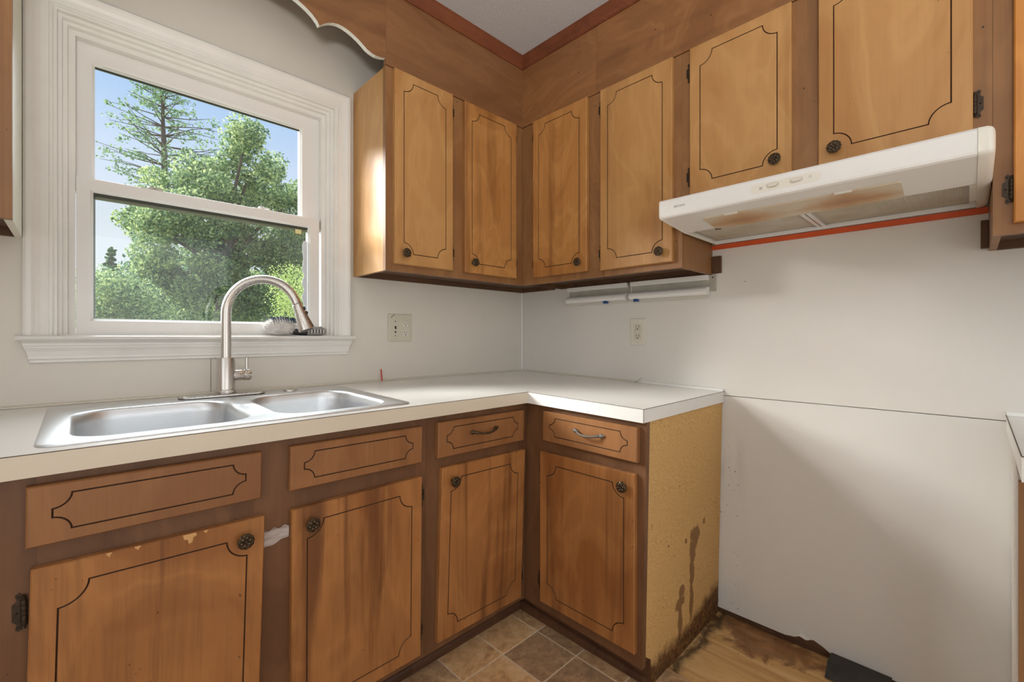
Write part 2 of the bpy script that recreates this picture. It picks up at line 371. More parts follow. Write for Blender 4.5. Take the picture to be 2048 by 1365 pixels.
class MB:
    def __init__(self): self.bm = bmesh.new(); self.mi = 0
    def v(self, p): return self.bm.verts.new(p)
    def f(self, vs):
        try: fc = self.bm.faces.new(vs)
        except ValueError: return None
        fc.material_index = self.mi; return fc
    def box(self, x0, x1, y0, y1, z0, z1, bev=0.0):
        x0, x1 = sorted((x0, x1)); y0, y1 = sorted((y0, y1)); z0, z1 = sorted((z0, z1))
        c = [self.v((x, y, z)) for x in (x0, x1) for y in (y0, y1) for z in (z0, z1)]
        fs = [self.f([c[i] for i in q]) for q in ((0, 1, 3, 2), (4, 6, 7, 5), (0, 4, 5, 1), (2, 3, 7, 6), (0, 2, 6, 4), (1, 5, 7, 3))]
        if bev:
            ed = list({e for f in fs for e in f.edges})
            r = bmesh.ops.bevel(self.bm, geom=ed, offset=bev, segments=2, affect='EDGES', profile=0.5)
            for f in r['faces']: f.material_index = self.mi
        return self
    def mbox(self, mp, u0, u1, v0, v1, w0, w1, bev=0.0):
        a = mp(u0, v0, w0); b = mp(u1, v1, w1)
        return self.box(a[0], b[0], a[1], b[1], a[2], b[2], bev)
    def prism(self, pts, fn, t0, t1):
        """2D polygon pts, fn(a, b, t) -> xyz, extruded t0..t1"""
        a = [self.v(fn(p[0], p[1], t0)) for p in pts]; b = [self.v(fn(p[0], p[1], t1)) for p in pts]
        self.f(a); self.f(b[::-1])
        n = len(pts)
        for i in range(n): self.f([a[i], a[(i + 1) % n], b[(i + 1) % n], b[i]])
        return self
    def rings(self, rings, cap0=True, cap1=True, closed=True):
        prev = None; first = None
        for r in rings:
            cur = [self.v(p) for p in r]
            if prev is not None:
                n = len(cur)
                for i in range(n if closed else n - 1):
                    self.f([prev[i], prev[(i + 1) % n], cur[(i + 1) % n], cur[i]])
            else: first = cur
            prev = cur
        if cap0: self.f(first[::-1])
        if cap1: self.f(prev)
        return self
    def lathe(self, prof, seg=24, mat=None):
        """prof: list (r, z) about local z"""
        rs = []
        for r, z in prof:
            ring = [(max(r, 1e-5) * math.cos(2 * math.pi * k / seg), max(r, 1e-5) * math.sin(2 * math.pi * k / seg), z) for k in range(seg)]
            if mat is not None: ring = [tuple(mat @ Vector(p)) for p in ring]
            rs.append(ring)
        return self.rings(rs)
    def tube(self, path, rad, seg=14, cap=True):
        path = [Vector(p) for p in path]; n = len(path)
        rad = rad if isinstance(rad, (list, tuple)) else [rad] * n
        rs = []; ref = None
        for i, p in enumerate(path):
            d = (path[min(i + 1, n - 1)] - path[max(i - 1, 0)]).normalized()
            if ref is None:
                ref = d.orthogonal().normalized()
            ref = (ref - d * ref.dot(d)).normalized(); s = d.cross(ref)
            rs.append([tuple(p + (ref * math.cos(2 * math.pi * k / seg) + s * math.sin(2 * math.pi * k / seg)) * rad[i]) for k in range(seg)])
        return self.rings(rs, cap, cap)
    def sphere(self, c, r, seg=10, sc=(1, 1, 1)):
        m = Matrix.Translation(c) @ Matrix.Diagonal((r * sc[0], r * sc[1], r * sc[2], 1))
        k = len(self.bm.faces)
        bmesh.ops.create_uvsphere(self.bm, u_segments=seg, v_segments=max(5, seg // 2 + 1), radius=1, matrix=m)
        self.bm.faces.ensure_lookup_table()
        for i in range(k, len(self.bm.faces)): self.bm.faces[i].material_index = self.mi
        return self
    def mesh(self, name, mats, smooth=False, recalc=True):
        if recalc: bmesh.ops.recalc_face_normals(self.bm, faces=self.bm.faces[:])
        me = bpy.data.meshes.new(name); self.bm.to_mesh(me); self.bm.free()
        for m in (mats if isinstance(mats, (list, tuple)) else [mats]): me.materials.append(m)
        if smooth:
            me.polygons.foreach_set('use_smooth', [True] * len(me.polygons))
            try: me.set_sharp_from_angle(angle=R(38))
            except Exception: pass
        return me
    def build(self, name, mats, parent=None, smooth=False, recalc=True):
        """verts are given in plain room coordinates; stored relative to the root's base point"""
        b = base_of(parent)
        if b is not None: bmesh.ops.translate(self.bm, verts=self.bm.verts[:], vec=-b)
        return obj(name, self.mesh(name, mats, smooth, recalc), parent)

BASE = {}
def base_of(o):
    while o is not None:
        if o.name in BASE: return BASE[o.name]
        o = o.parent
    return None
def obj(name, me, parent=None, loc=None, rot=None):
    o = bpy.data.objects.new(name, me); COL.objects.link(o)
    if parent is not None: o.parent = parent
    if loc is not None: o.location = loc
    if rot is not None: o.rotation_euler = rot
    return o
def tag(o, label=None, cat=None, group=None, kind=None):
    if label: o['label'] = label
    if cat: o['category'] = cat
    if group: o['group'] = group
    if kind: o['kind'] = kind
    return o
TH, PV = 0.02, 0.8845          # the base cabinets and worktop lean: the whole run tips a little towards the room
def fwd(p):
    c, s = math.cos(TH), math.sin(TH); z = p[2] - PV
    return Vector((p[0], c * p[1] - s * z, s * p[1] + c * z + PV))
def thing(name, label, cat, base, tilt=False, group=None, kind=None):
    o = bpy.data.objects.new(name, None); COL.objects.link(o)
    o.empty_display_size = 0.05
    BASE[o.name] = Vector(base)
    if tilt: o.location = fwd(base); o.rotation_euler = (TH, 0, 0)
    else: o.location = base
    return tag(o, label, cat, group, kind)
def place(name, me, parent, pos, rot):
    return obj(name, me, parent, Vector(pos) - base_of(parent), rot)

# ------------------------------------------------------------------ the room
CEIL = 2.395
XW, YW = -3.6, -4.3        # far walls of the kitchen
def panel(name, mp, u0, u1, v0, v1, w0, w1, mat, parent):
    return MB().mbox(mp, u0, u1, v0, v1, w0, w1).build(name, mat, parent)

# back wall with the window opening; two sheets of wall panel meet under the window
WX0, WX1, WZ0, WZ1 = -1.842, -1.043, 1.055, 1.990
wb_ = thing('wall_back', None, None, (-1.4, 0, 0), kind='structure')
panel('panel', ML, XW, -1.4695, -0.14, 0, 0, WZ0, M['wall'], wb_)
panel('panel', ML, -1.4678, 0.14, -0.14, 0, 0, WZ0, M['wall'], wb_)
panel('panel', ML, XW, WX0, -0.14, 0, WZ0, WZ1, M['wall'], wb_)
panel('panel', ML, WX1, 0.14, -0.14, 0, WZ0, WZ1, M['wall'], wb_)
panel('panel', ML, XW, 0.14, -0.14, 0, WZ1, 2.60, M['wall'], wb_)
panel('backing', ML, -1.4700, -1.4670, -0.13, -0.004, 0, WZ0, M['seam'], wb_)

wr_ = thing('wall_right', None, None, (0, -1.5, 0), kind='structure')
panel('panel', MR, YW, -0.001, -0.14, 0, 0.8482, 2.60, M['wall_r'], wr_)
panel('panel', MR, YW, -0.001, -0.14, -0.0015, 0.022, 0.8458, M['wall_low'], wr_)
panel('backing', MR, YW, -0.001, -0.13, -0.012, 0, 0.86, M['under'], wr_)

b_ = MB(); b_.prism([(-1.300, 0.0225), (-1.330, 0.030), (-1.345, 0.041), (-1.362, 0.036), (-1.385, 0.044), (-1.412, 0.034), (-1.432, 0.0225)], lambda y, z, t: (t, y, z), -0.0006, 0.0012)
b_.build('torn_patch', M['under'], wr_)
b_ = MB(); b_.prism([(-1.325, 0.030), (-1.345, 0.041), (-1.362, 0.036), (-1.372, 0.040), (-1.366, 0.046), (-1.345, 0.050)], lambda y, z, t: (t, y, z), -0.004, 0.0012)
b_.build('torn_paper', M['strip_w'], wr_)
tag(MB().box(XW - 0.1, XW, YW, -3.2, 0, 2.6).box(XW - 0.1, XW, -1.4, 0.14, 0, 2.6).box(XW - 0.1, XW, -3.2, -1.4, 0, 0.55).box(XW - 0.1, XW, -3.2, -1.4, 2.15, 2.6).build('wall_left', M['wall']), kind='structure')
tag(MB().box(XW - .1, -3.05, YW - 0.1, YW, 0, 2.6).box(-0.45, 0.14, YW - 0.1, YW, 0, 2.6).box(-3.05, -0.45, YW - 0.1, YW, 0, 0.3).box(-3.05, -0.45, YW - 0.1, YW, 2.2, 2.6).build('wall_front', M['wall']), kind='structure')
tag(MB().box(XW - .1, 0.14, YW - .1, 0.14, CEIL, CEIL + 0.2).build('ceiling', M['ceiling']), kind='structure')

# floor: slab, tiles laid up to the range bay, bare boards in the bay
fl = thing('floor', None, None, (-1.5, -2.0, 0), kind='structure')
MB().box(XW - .1, -0.52, YW - .1, 0.14, -0.12, -0.0014).build('slab', M['grout'], fl)
PX, PY, X0T, Y0T = 0.171, 0.176, -0.585, -0.654
tile_mesh = None
g = 0.0022
for i in range(-1, 12):
    for j in range(-1, 12):
        x1 = X0T - (i - 1) * PX if i >= 0 else X0T + PX; x0 = x1 - PX
        if i < 0: continue
        y1 = Y0T - (j - 1) * PY; y0 = y1 - PY
        if j < 0: continue
        # tiles are shared mesh data, centred on their own origin
        if tile_mesh is None:
            m_ = MB(); hx, hy = PX / 2 - g, PY / 2 - g
            m_.rings([[(-hx, -hy, -0.004), (hx, -hy, -0.004), (hx, hy, -0.004), (-hx, hy, -0.004)],
                      [(-hx, -hy, -0.0008), (hx, -hy, -0.0008), (hx, hy, -0.0008), (-hx, hy, -0.0008)],
                      [(-hx + .001, -hy + .001, 0), (hx - .001, -hy + .001, 0), (hx - .001, hy - .001, 0), (-hx + .001, hy - .001, 0)]])
            tile_mesh = m_.mesh('tile', M['tile'])
        place('tile', tile_mesh, fl, ((x0 + x1) / 2, (y0 + y1) / 2, 0), (0, 0, 0))
for a, b in ((-0.5, -0.2415), (-0.2395, 0.05)):
    MB().box(a, b, -2.6, -0.02, -0.12, -0.005).build('board', M['subfloor'], fl)

# ------------------------------------------------------------------ trims
def crown(name, mp, u0, u1, v, m0=0, m1=0):
    prof = [(0, -0.055), (0.006, -0.055), (0.006, -0.047), (0.012, -0.040), (0.014, -0.026), (0.020, -0.012), (0.022, 0.0), (0, 0.0)]
    b = MB()
    A = [b.v(mp(u0 + m0 * p[0], v + p[0], CEIL + p[1])) for p in prof]; B = [b.v(mp(u1 + m1 * p[0], v + p[0], CEIL + p[1])) for p in prof]
    b.f(A); b.f(B[::-1]); n = len(prof)
    for i in range(n): b.f([A[i], A[(i + 1) % n], B[(i + 1) % n], B[i]])
    return tag(b.build(name, M['crown']), kind='structure')
SV = 0.269         # face of the soffit boards
crown('trim_1', ML, -2.6, -SV, SV, 0, -1)
crown('trim_2', MR, -2.6, -SV, SV, 0, -1)
# bead in the corner between the two walls, strips along the worktop
tag(MB().tube([(-0.004, -0.004, 0.89), (-0.004, -0.004, 1.318)], 0.0055, 12).build('trim_3', M['strip_w'], None, True), kind='structure')

# soffit boards above the wall cabinets
s1 = MB().mbox(ML, -0.980, -SV, 0.250, SV, 2.068, CEIL - 0.001).build('wall_soffit_back', M['soffit']); tag(s1, kind='structure')
s2 = thing('wall_soffit_right', None, None, (-0.25, -1.0, 2.068), kind='structure')
panel('panel', MR, -0.690, -0.250, 0.250, SV, 2.068, CEIL - 0.001, M['soffit_r'], s2)
panel('panel', MR, -2.60, -0.691, 0.250, SV, 2.068, CEIL - 0.001, M['soffit_r'], s2)

# ------------------------------------------------------------------ window
win = thing('window_1', None, None, (-1.44, 0, 1.06), kind='structure')
tag(win, 'white double-hung window above the sink')
IX0, IX1, IZ0, IZ1 = -1.832, -1.053, 1.077, 1.980
def side_piece(prof, side, name, mat):
    """mitred moulding round the opening; prof (o, v): o outwards from the opening edge, v into the room"""
    b = MB()
    if side == 'left':
        A = [b.v(ML(IX0 - o, v, IZ0)) for o, v in prof]; B = [b.v(ML(IX0 - o, v, IZ1 + o)) for o, v in prof]
    elif side == 'right':
        A = [b.v(ML(IX1 + o, v, IZ0)) for o, v in prof]; B = [b.v(ML(IX1 + o, v, IZ1 + o)) for o, v in prof]
    else:
        A = [b.v(ML(IX0 - o, v, IZ1 + o)) for o, v in prof]; B = [b.v(ML(IX1 + o, v, IZ1 + o)) for o, v in prof]
    b.f(A); b.f(B[::-1]); n = len(prof)
    for i in range(n): b.f([A[i], A[(i + 1) % n], B[(i + 1) % n], B[i]])
    return b.build(name, mat, win)
cas = [(0, 0.0), (0, 0.009), (0.003, 0.012), (0.007, 0.012), (0.009, 0.009), (0.013, 0.010), (0.024, 0.012), (0.034, 0.016), (0.041, 0.021), (0.050, 0.022), (0.056, 0.018), (0.056, 0.0)]
jam = [(0, 0.006), (-0.007, 0.006), (-0.007, -0.008), (-0.016, -0.008), (-0.018, -0.020), (-0.027, -0.020), (-0.029, -0.034), (-0.043, -0.034), (-0.043, -0.13), (0.008, -0.13), (0.008, 0.0)]
for s in ('left', 'right', 'top'):
    side_piece(cas, s, 'casing', M['white']); side_piece(jam, s, 'jamb', M['white'])
def sash(name, x0, x1, z0, z1, gx0, gx1, gz0, gz1, yf, yb, mat):
    s = MB()
    def ring(a0, a1, b0, b1, y): return [(a0, y, b0), (a1, y, b0), (a1, y, b1), (a0, y, b1)]
    bead = 0.007
    s.rings([ring(x0, x1, z0, z1, yb), ring(x0, x1, z0, z1, yf), ring(gx0 - bead, gx1 + bead, gz0 - bead, gz1 + bead, yf),
             ring(gx0 - bead * 0.6, gx1 + bead * 0.6, gz0 - bead * 0.6, gz1 + bead * 0.6, yf + 0.004),
             ring(gx0, gx1, gz0, gz1, yf + 0.009), ring(gx0, gx1, gz0, gz1, yb), ], False, False)
    # close the back
    o = s.build(name, mat, win)
    return o
us = sash('upper_sash', -1.790, -1.095, 1.497, 1.946, -1.7476, -1.1651, 1.545, 1.8810, 0.062, 0.090, M['vinyl'])
ls = sash('lower_sash', -1.788, -1.105, 1.080, 1.5335, -1.7514, -1.1458, 1.1270, 1.4960, 0.030, 0.058, M['vinyl'])
MB().box(-1.750, -1.163, 0.076, 0.079, 1.542, 1.883).build('pane', M['glass_up'], us)
MB().box(-1.754, -1.143, 0.044, 0.047, 1.124, 1.499).build('pane', M['glass_low'], ls)
# spacers and gaskets at the head of each pane
MB().box(-1.7476, -1.1651, 0.0720, 0.0758, 1.8755, 1.8812).build('gasket', M['gasketdark'], us)
MB().box(-1.7514, -1.1458, 0.0395, 0.0438, 1.4885, 1.4962).build('gasket', M['gasketdark'], ls)
MB().box(-1.7514, -1.1458, 0.0472, 0.056, 1.4800, 1.4905).build('gasket', M['gasket'], ls)
MB().box(-1.7514, -1.7470, 0.0472, 0.056, 1.127, 1.4880).build('gasket', plain('grey_gasket', srgb(120, 128, 130), 0.5), ls)
MB().box(-1.730, -1.180, 0.0585, 0.0625, 1.883, 1.8915).build('lift_rail', M['strip_w'], us)
MB().box(-1.47, -1.463, 0.0285, 0.031, 1.098, 1.109).build('weep_cover', M['strip_w'], ls)
for lx, mm in ((-1.617, M['galv']), (-1.306, M['strip_w'])):
    b = MB().box(lx - 0.029, lx + 0.029, 0.036, 0.060, 1.5335, 1.5380, 0.001)
    b.lathe([(0.010, 0), (0.011, 0.004), (0.008, 0.009), (0, 0.010)], 14, Matrix.Translation((lx, 0.048, 1.538)))
    b.box(lx - 0.005, lx + 0.026, 0.043, 0.050, 1.541, 1.546, 0.001)
    b.build('sash_lock', mm, win, True)
st_ = MB().box(-1.1937, -1.1645, 0.0425, 0.0435, 1.4645, 1.4880)
st_.build('sticker', M['gasket'], ls)
MB().box(-1.190, -1.168, 0.0418, 0.0426, 1.4680, 1.4845).build('sticker', plain('pale_sticker', srgb(214, 208, 150), 0.4), ls)
b = MB(); zz_ = [1.130 + 0.0165 * k for k in range(20)]
jag = [(-1.1462, zz_[0])] + [(-1.1462, zz_[-1])] + [(-1.1565 - 0.007 * abs(math.sin(k * 2.3)) - 0.004 * (k % 3 == 0), zz_[k]) for k in range(19, -1, -1)]
b.prism(jag, lambda p, q, t: (p, t, q), 0.0425, 0.0432); b.build('peeling_film', plain('pale_film', srgb(206, 212, 218), 0.4), ls)
# bottom jamb piece, stool and apron
MB().box(IX0 + .002, IX1 - .002, 0.012, 0.13, 1.056, 1.081).build('sill', M['white'], win)
stool = [(-0.055, 1.077), (0.030, 1.077), (0.036, 1.0745), (0.038, 1.070), (0.036, 1.066), (0.028, 1.061), (0.024, 1.0575), (-0.055, 1.0575)]
b = MB(); A = [b.v(ML(-1.9015 + max(0, (0.036 - p[0]) * 0.0), p[0], p[1])) for p in stool]; B = [b.v(ML(-0.9865, p[0], p[1])) for p in stool]
# ends taper back under the nose
for k, p in enumerate(stool):
    if p[1] < 1.066: A[k].co.x += 0.012; B[k].co.x -= 0.012
b.f(A); b.f(B[::-1])
for i in range(len(stool)): b.f([A[i], A[(i + 1) % len(stool)], B[(i + 1) % len(stool)], B[i]])
b.build('stool', M['white'], win)
ap = [(0, 1.0575), (0.020, 1.0575), (0.020, 1.050), (0.018, 1.047), (0.018, 1.044), (0.013, 1.034), (0.010, 1.020), (0.010, 1.014), (0.007, 1.010), (0.007, 1.004), (0.004, 1.002), (0, 1.002)]
b = MB(); A = [b.v(ML(-1.8705 - p[0] * 0.9, p[0], p[1])) for p in ap]; B = [b.v(ML(-1.0135 + p[0] * 0.9, p[0], p[1])) for p in ap]
b.f(A); b.f(B[::-1])
for i in range(len(ap)): b.f([A[i], A[(i + 1) % len(ap)], B[(i + 1) % len(ap)], B[i]])
b.build('apron', M['white'], win)

# ------------------------------------------------------------------ cabinet hardware (shared meshes)
def knob_mesh():
    b = MB(); b.lathe([(0.006, 0), (0.006, 0.010), (0.011, 0.013), (0.0165, 0.016), (0.0168, 0.019), (0.013, 0.0215), (0.009, 0.021), (0.0, 0.0215)], 24)
    for k in range(12):
        a = 2 * math.pi * k / 12; b.sphere((0.0152 * math.cos(a), 0.0152 * math.sin(a), 0.0195), 0.0028, 6)
    for k in range(6):
        a = 2 * math.pi * k / 6 + .3; b.sphere((0.0085 * math.cos(a), 0.0085 * math.sin(a), 0.0215), 0.0044, 8, (1.0, 1.0, 0.8))
    b.sphere((0, 0, 0.0225), 0.0034, 8)
    return b.mesh('knob', M['knob'], True)
KNOB = knob_mesh()
def hinge_mesh():
    """leaf lies in local xy (y up the door), z out; barrel at x = 0, leaf towards -x"""
    b = MB()
    pts = [(0, -0.026), (-0.004, -0.034), (-0.009, -0.030), (-0.007, -0.020), (-0.013, -0.014), (-0.013, 0.014), (-0.007, 0.020), (-0.009, 0.030), (-0.004, 0.034), (0, 0.026)]
    b.prism(pts, lambda p, q, t: (p, q, t), 0.0, 0.002)
    prof = [(0.0, -0.031), (0.0032, -0.029), (0.0022, -0.025), (0.0042, -0.023)]
    for k in range(5):
        y0 = -0.0225 + k * 0.009
        prof += [(0.0045, y0), (0.0045, y0 + 0.0082), (0.0036, y0 + 0.0086)]
    prof += [(0.0042, 0.0235), (0.0022, 0.025), (0.0032, 0.029), (0.0, 0.031)]
    b.lathe(prof, 12, Matrix.Translation((0.0015, 0, 0.004)) @ Matrix.Rotation(R(-90), 4, 'X'))
    for sy in (-0.0265, 0.0265): b.sphere((-0.005, sy, 0.002), 0.0018, 6)
    b.sphere((-0.008, 0, 0.002), 0.002, 6)
    return b.mesh('hinge', M['hinge'], True)
HINGE = hinge_mesh()
def pull_mesh(mat, name):
    """runs along local x, z out"""
    b = MB(); L = 0.046
    path = []; rad = []
    for k in range(25):
        t = -1 + 2 * k / 24
        path.append((L * t, 0.004 * math.sin(t * 3.1) * 0 - 0.006 * (1 - t * t), 0.004 + 0.018 * (1 - abs(t) ** 3.0)))
        rad.append(0.0028 + 0.0022 * abs(t) ** 2 + (0.0012 if abs(t) < 0.12 else 0))
    b.tube(path, rad, 10)
    for s in (-1, 1):
        b.sphere((s * (L + 0.004), 0, 0.0045), 0.0085, 10, (1.15, 0.75, 0.55)); b.sphere((s * (L + 0.012), 0.002, 0.0035), 0.0045, 8, (1.2, 0.8, 0.7))
        b.sphere((s * (L - 0.004), 0, 0.007), 0.0055, 8, (1, 0.8, 0.8))
        for q in (-1, 1): b.sphere((s * (L + 0.005), q * 0.005, 0.004), 0.0032, 6)
    return b.mesh(name, mat, True)
PULL = pull_mesh(M['knob'], 'handle'); PULL_P = pull_mesh(M['pewter'], 'handle')
ROT = {ML: Matrix(((1, 0, 0), (0, 0, -1), (0, 1, 0))).to_euler(),          # local x -> +x, y -> up, z -> -y
       MR: Matrix(((0, 0, -1), (-1, 0, 0), (0, 1, 0))).to_euler()}         # local x -> -y, y -> up, z -> -x
ROTF = {ML: Matrix(((-1, 0, 0), (0, 0, -1), (0, -1, 0))).to_euler(),
        MR: Matrix(((0, 0, -1), (1, 0, 0), (0, -1, 0))).to_euler()}

def groove_loop(u0, u1, w0, w1, r, off, n=8):
    """rectangle whose corners are scooped by a quarter circle; off shrinks it"""
    rr = r + off; q = math.sqrt(max(rr * rr - off * off, 1e-9)); pts = []
    for cu, cw, su, sw in ((u0, w0, 1, 1), (u1, w0, -1, 1), (u1, w1, -1, -1), (u0, w1, 1, -1)):
        a0 = math.atan2(q, off); a1 = math.atan2(off, q)
        arc = [(cu + su * rr * math.cos(a0 + (a1 - a0) * k / n), cw + sw * rr * math.sin(a0 + (a1 - a0) * k / n)) for k in range(n + 1)]
        pts += arc if su * sw > 0 else arc[::-1]
    return pts
def grooved(parent, name, mp, u0, u1, w0, w1, v0, v1, mar, r, mat, rot=0.0, gw=0.0030, gd=0.0022):
    """door or drawer front with a routed line: mar = (left, right, bottom, top) margins"""
    u0, u1 = min(u0, u1), max(u0, u1)
    cu, cw = (u0 + u1) / 2, (w0 + w1) / 2; c, s = math.cos(rot), math.sin(rot)
    def T(u, v, w):
        du, dw = u - cu, w - cw
        return mp(cu + c * du - s * dw, v, cw + s * du + c * dw)
    b = MB(); bm = b.bm; e_ = 0.003
    def rect(d, v): return [b.v(T(u, v, w)) for u, w in ((u0 + d, w0 + d), (u1 - d, w0 + d), (u1 - d, w1 - d), (u0 + d, w1 - d))]
    r0, r1, r2 = rect(0, v0), rect(0, v1 - e_), rect(e_ * 0.8, v1)
    b.f(r0)
    for A, B in ((r0, r1), (r1, r2)):
        for i in range(4): b.f([A[i], A[(i + 1) % 4], B[(i + 1) % 4], B[i]])
    gu0, gu1, gw0, gw1 = u0 + mar[0], u1 - mar[1], w0 + mar[2], w1 - mar[3]
    L0 = [b.v(T(p[0], v1, p[1])) for p in groove_loop(gu0, gu1, gw0, gw1, r, 0)]
    L1 = [b.v(T(p[0], v1 - gd, p[1])) for p in groove_loop(gu0, gu1, gw0, gw1, r, gw * 0.5)]
    L2 = [b.v(T(p[0], v1, p[1])) for p in groove_loop(gu0, gu1, gw0, gw1, r, gw)]
    n = len(L0); b.mi = 1
    for A, B in ((L0, L1), (L1, L2)):
        for i in range(n): b.f([A[i], A[(i + 1) % n], B[(i + 1) % n], B[i]])
    b.mi = 0
    b.f(L2)
    edges = []
    for Lp in (r2, L0):
        for i in range(len(Lp)):
            ed = bm.edges.get((Lp[i], Lp[(i + 1) % len(Lp)]))
            if ed is None: ed = bm.edges.new((Lp[i], Lp[(i + 1) % len(Lp)]))
            edges.append(ed)
    bmesh.ops.triangle_fill(bm, use_beauty=True, edges=edges)
    return b.build(name, [mat, M['groove']], parent)

def add_knob(door, mp, u, w, v): return place('knob', KNOB, door, mp(u, v, w), ROT[mp])
def add_hinge(door, mp, u, w, v, flip): return place('hinge', HINGE, door, mp(u, v, w), (ROTF if flip else ROT)[mp])
def hole(parent, mp, u, w, v):
    b = MB(); b.lathe([(0.0021, 0.0), (0.0021, 0.0006), (0, 0.0006)], 10)
    return place('screw_hole', b.mesh('screw_hole', M['dark']), parent, mp(u, v, w), ROT[mp])

# ------------------------------------------------------------------ wall cabinets
UB, UT, FV, DV = 1.3175, 2.068, 0.265, 0.284     # bottom, top, face, door face
def carcass(t, mp, u0, u1, w0, w1, side_mat_lo=None, side_mat_hi=None, rec=0.020, back=0.0):
    """u0 < u1: the two sides, bottom board, top board and back of a wall cabinet"""
    panel('side_panel', mp, u0, u0 + 0.014, back, FV - 0.019, w0, w1, side_mat_lo or M['end_up'], t)
    panel('side_panel', mp, u1 - 0.014, u1, back, FV - 0.019, w0, w1, side_mat_hi or M['end_up'], t)
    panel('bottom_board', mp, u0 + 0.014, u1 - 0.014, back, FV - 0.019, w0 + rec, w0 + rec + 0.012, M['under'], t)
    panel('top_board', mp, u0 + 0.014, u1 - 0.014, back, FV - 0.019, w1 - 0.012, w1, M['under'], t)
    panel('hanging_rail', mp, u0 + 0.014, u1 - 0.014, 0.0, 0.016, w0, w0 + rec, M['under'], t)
def face_frame(t, mp, u0, u1, w0, w1, opens, f0, f1, mat):
    """stiles and rails: solid face minus openings, each member a mesh; opens = list of (u0, u1, w0, w1)"""
    us = sorted({u0, u1, *[o[0] for o in opens], *[o[1] for o in opens]})
    # stiles run full height where no opening covers the column
    k = 0
    cols = []
    for a, b_ in zip(us[:-1], us[1:]):
        mid = (a + b_) / 2
        ops = sorted([o for o in opens if o[0] <= mid <= o[1]], key=lambda o: o[2])
        if not ops: panel('stile', mp, a, b_, f0, f1, w0, w1, mat, t)
        else:
            lo = w0
            for o in ops:
                if o[2] - lo > 1e-4: panel('rail', mp, a, b_, f0, f1 - 0.0004, lo, o[2], mat, t)
                lo = o[3]
            if w1 - lo > 1e-4: panel('rail', mp, a, b_, f0, f1 - 0.0004, lo, w1, mat, t)
def wall_cab(label, mp, u0, u1, w0, doors, base, side_lo=None, side_hi=None, frame0=None, frame1=None):
    """doors: (u0, u1, w0, w1, knob_u, knob_w, hinge_u, [hinge_w...], flip, mat)"""
    t = thing('wall_cabinet', label, 'cabinet', base, group='wall cabinets')
    carcass(t, mp, u0, u1, w0, UT - 0.004, side_lo, side_hi)
    fu0 = u0 if frame0 is None else frame0; fu1 = u1 if frame1 is None else frame1
    ops = [(d[0] + 0.012, d[1] - 0.012, d[2] + 0.012, d[3] - 0.012) for d in doors]
    face_frame(t, mp, fu0, fu1, w0, UT - 0.002, ops, FV - 0.019, FV, M['frame_up'])
    for d in doors:
        dr = grooved(t, 'door', mp, d[0], d[1], d[2], d[3], FV + 0.0005, DV, (0.035, 0.035, 0.040, 0.033), 0.040, d[9], d[10] if len(d) > 10 else 0)
        if d[4] is not None: add_knob(dr, mp, d[4], d[5], DV)
        for hw in d[7]: add_hinge(dr, mp, d[6], hw, FV + 0.0005, d[8])
    return t
c1 = wall_cab('wooden wall cabinet on the window wall, running from the window to the corner', ML, -0.980, -0.0015, UB,
         [(-0.951, -0.6878, 1.3435, 2.063, -0.9119, 1.3845, -0.6835, [1.997, 1.4187], True, M['door_up']),
          (-0.6255, -0.3226, 1.3440, 2.062, -0.584, 1.387, -0.3180, [2.0035, 1.4183], True, M['door_up_red'])],
         (-0.6, 0, UB), M['end_up'], M['under'], -0.980, -0.2655)
c2 = wall_cab('wooden wall cabinet with two tall doors between the corner and the range hood', MR, -1.0490, -0.2855, UB,
         [(-0.6510, -0.3490, 1.3445, 2.065, -0.6157, 1.3848, -0.3447, [1.9966, 1.4111], False, M['door_up_red']),
          (-1.0205, -0.7180, 1.3400, 2.063, -0.9782, 1.3790, -0.7137, [1.9926, 1.4094], False, M['door_up'])],
         (0, -0.65, UB), M['frame_up'], M['under'], None, -0.2655)
HB = 1.535
c3 = wall_cab('short wooden wall cabinet directly above the white range hood', MR, -1.7900, -1.0495, HB,
         [(-1.3870, -1.0830, 1.5555, 2.061, -1.3479, 1.6032, -1.0787, [1.9867, 1.6268], False, M['door_up']),
          (-1.7585, -1.4536, 1.5555, 2.066, -1.4936, 1.5945, -1.7630, [1.98, 1.6219], True, M['door_up'])],
         (0, -1.42, HB))
M['door_gold'] = wood('golden_door_wood', srgb(206, 140, 66), srgb(188, 120, 54), srgb(150, 90, 40), 0.5, 0.4, 'z', 31.0)
c4 = wall_cab('wooden wall cabinet at the right edge of the picture beyond the hood', MR, -2.560, -1.7905, 1.308,
         [(-2.130, -1.8223, 1.3300, 2.063, -2.09, 1.37, -1.8180, [2.0, 1.41], False, M['door_gold']),
          (-2.52, -2.20, 1.3300, 2.063, -2.24, 1.37, -2.515, [2.0, 1.41], True, M['door_gold'])],
         (0, -2.17, 1.308), None, M['frame_up'])
M['side_pale'] = plain('pale_painted_side', srgb(226, 222, 206), 0.4, 0, 0.4, 0.06, 3)  # pale tint paints in the window light falling on this side
c5 = wall_cab('wooden wall cabinet with pale side at the left edge beside the window', ML, -2.600, -1.8890, 1.336,
         [(-2.22, -1.9300, 1.362, 2.063, -2.18, 1.40, -1.925, [2.0, 1.43], False, M['door_up_red']),
          (-2.57, -2.28, 1.362, 2.063, -2.32, 1.40, -2.575, [2.0, 1.43], False, M['door_up_red'])],
         (-2.24, 0, 1.336), None, M['side_pale'])
for t_, mp, spots in ((c1, ML, [(-0.655, 2.05)]), (c2, MR, [(-0.683, 1.70), (-0.683, 2.02)]), (c3, MR, [(-1.415, 1.80), (-1.775, 1.80)])):
    for u, w in spots: hole(t_, mp, u, w, FV)
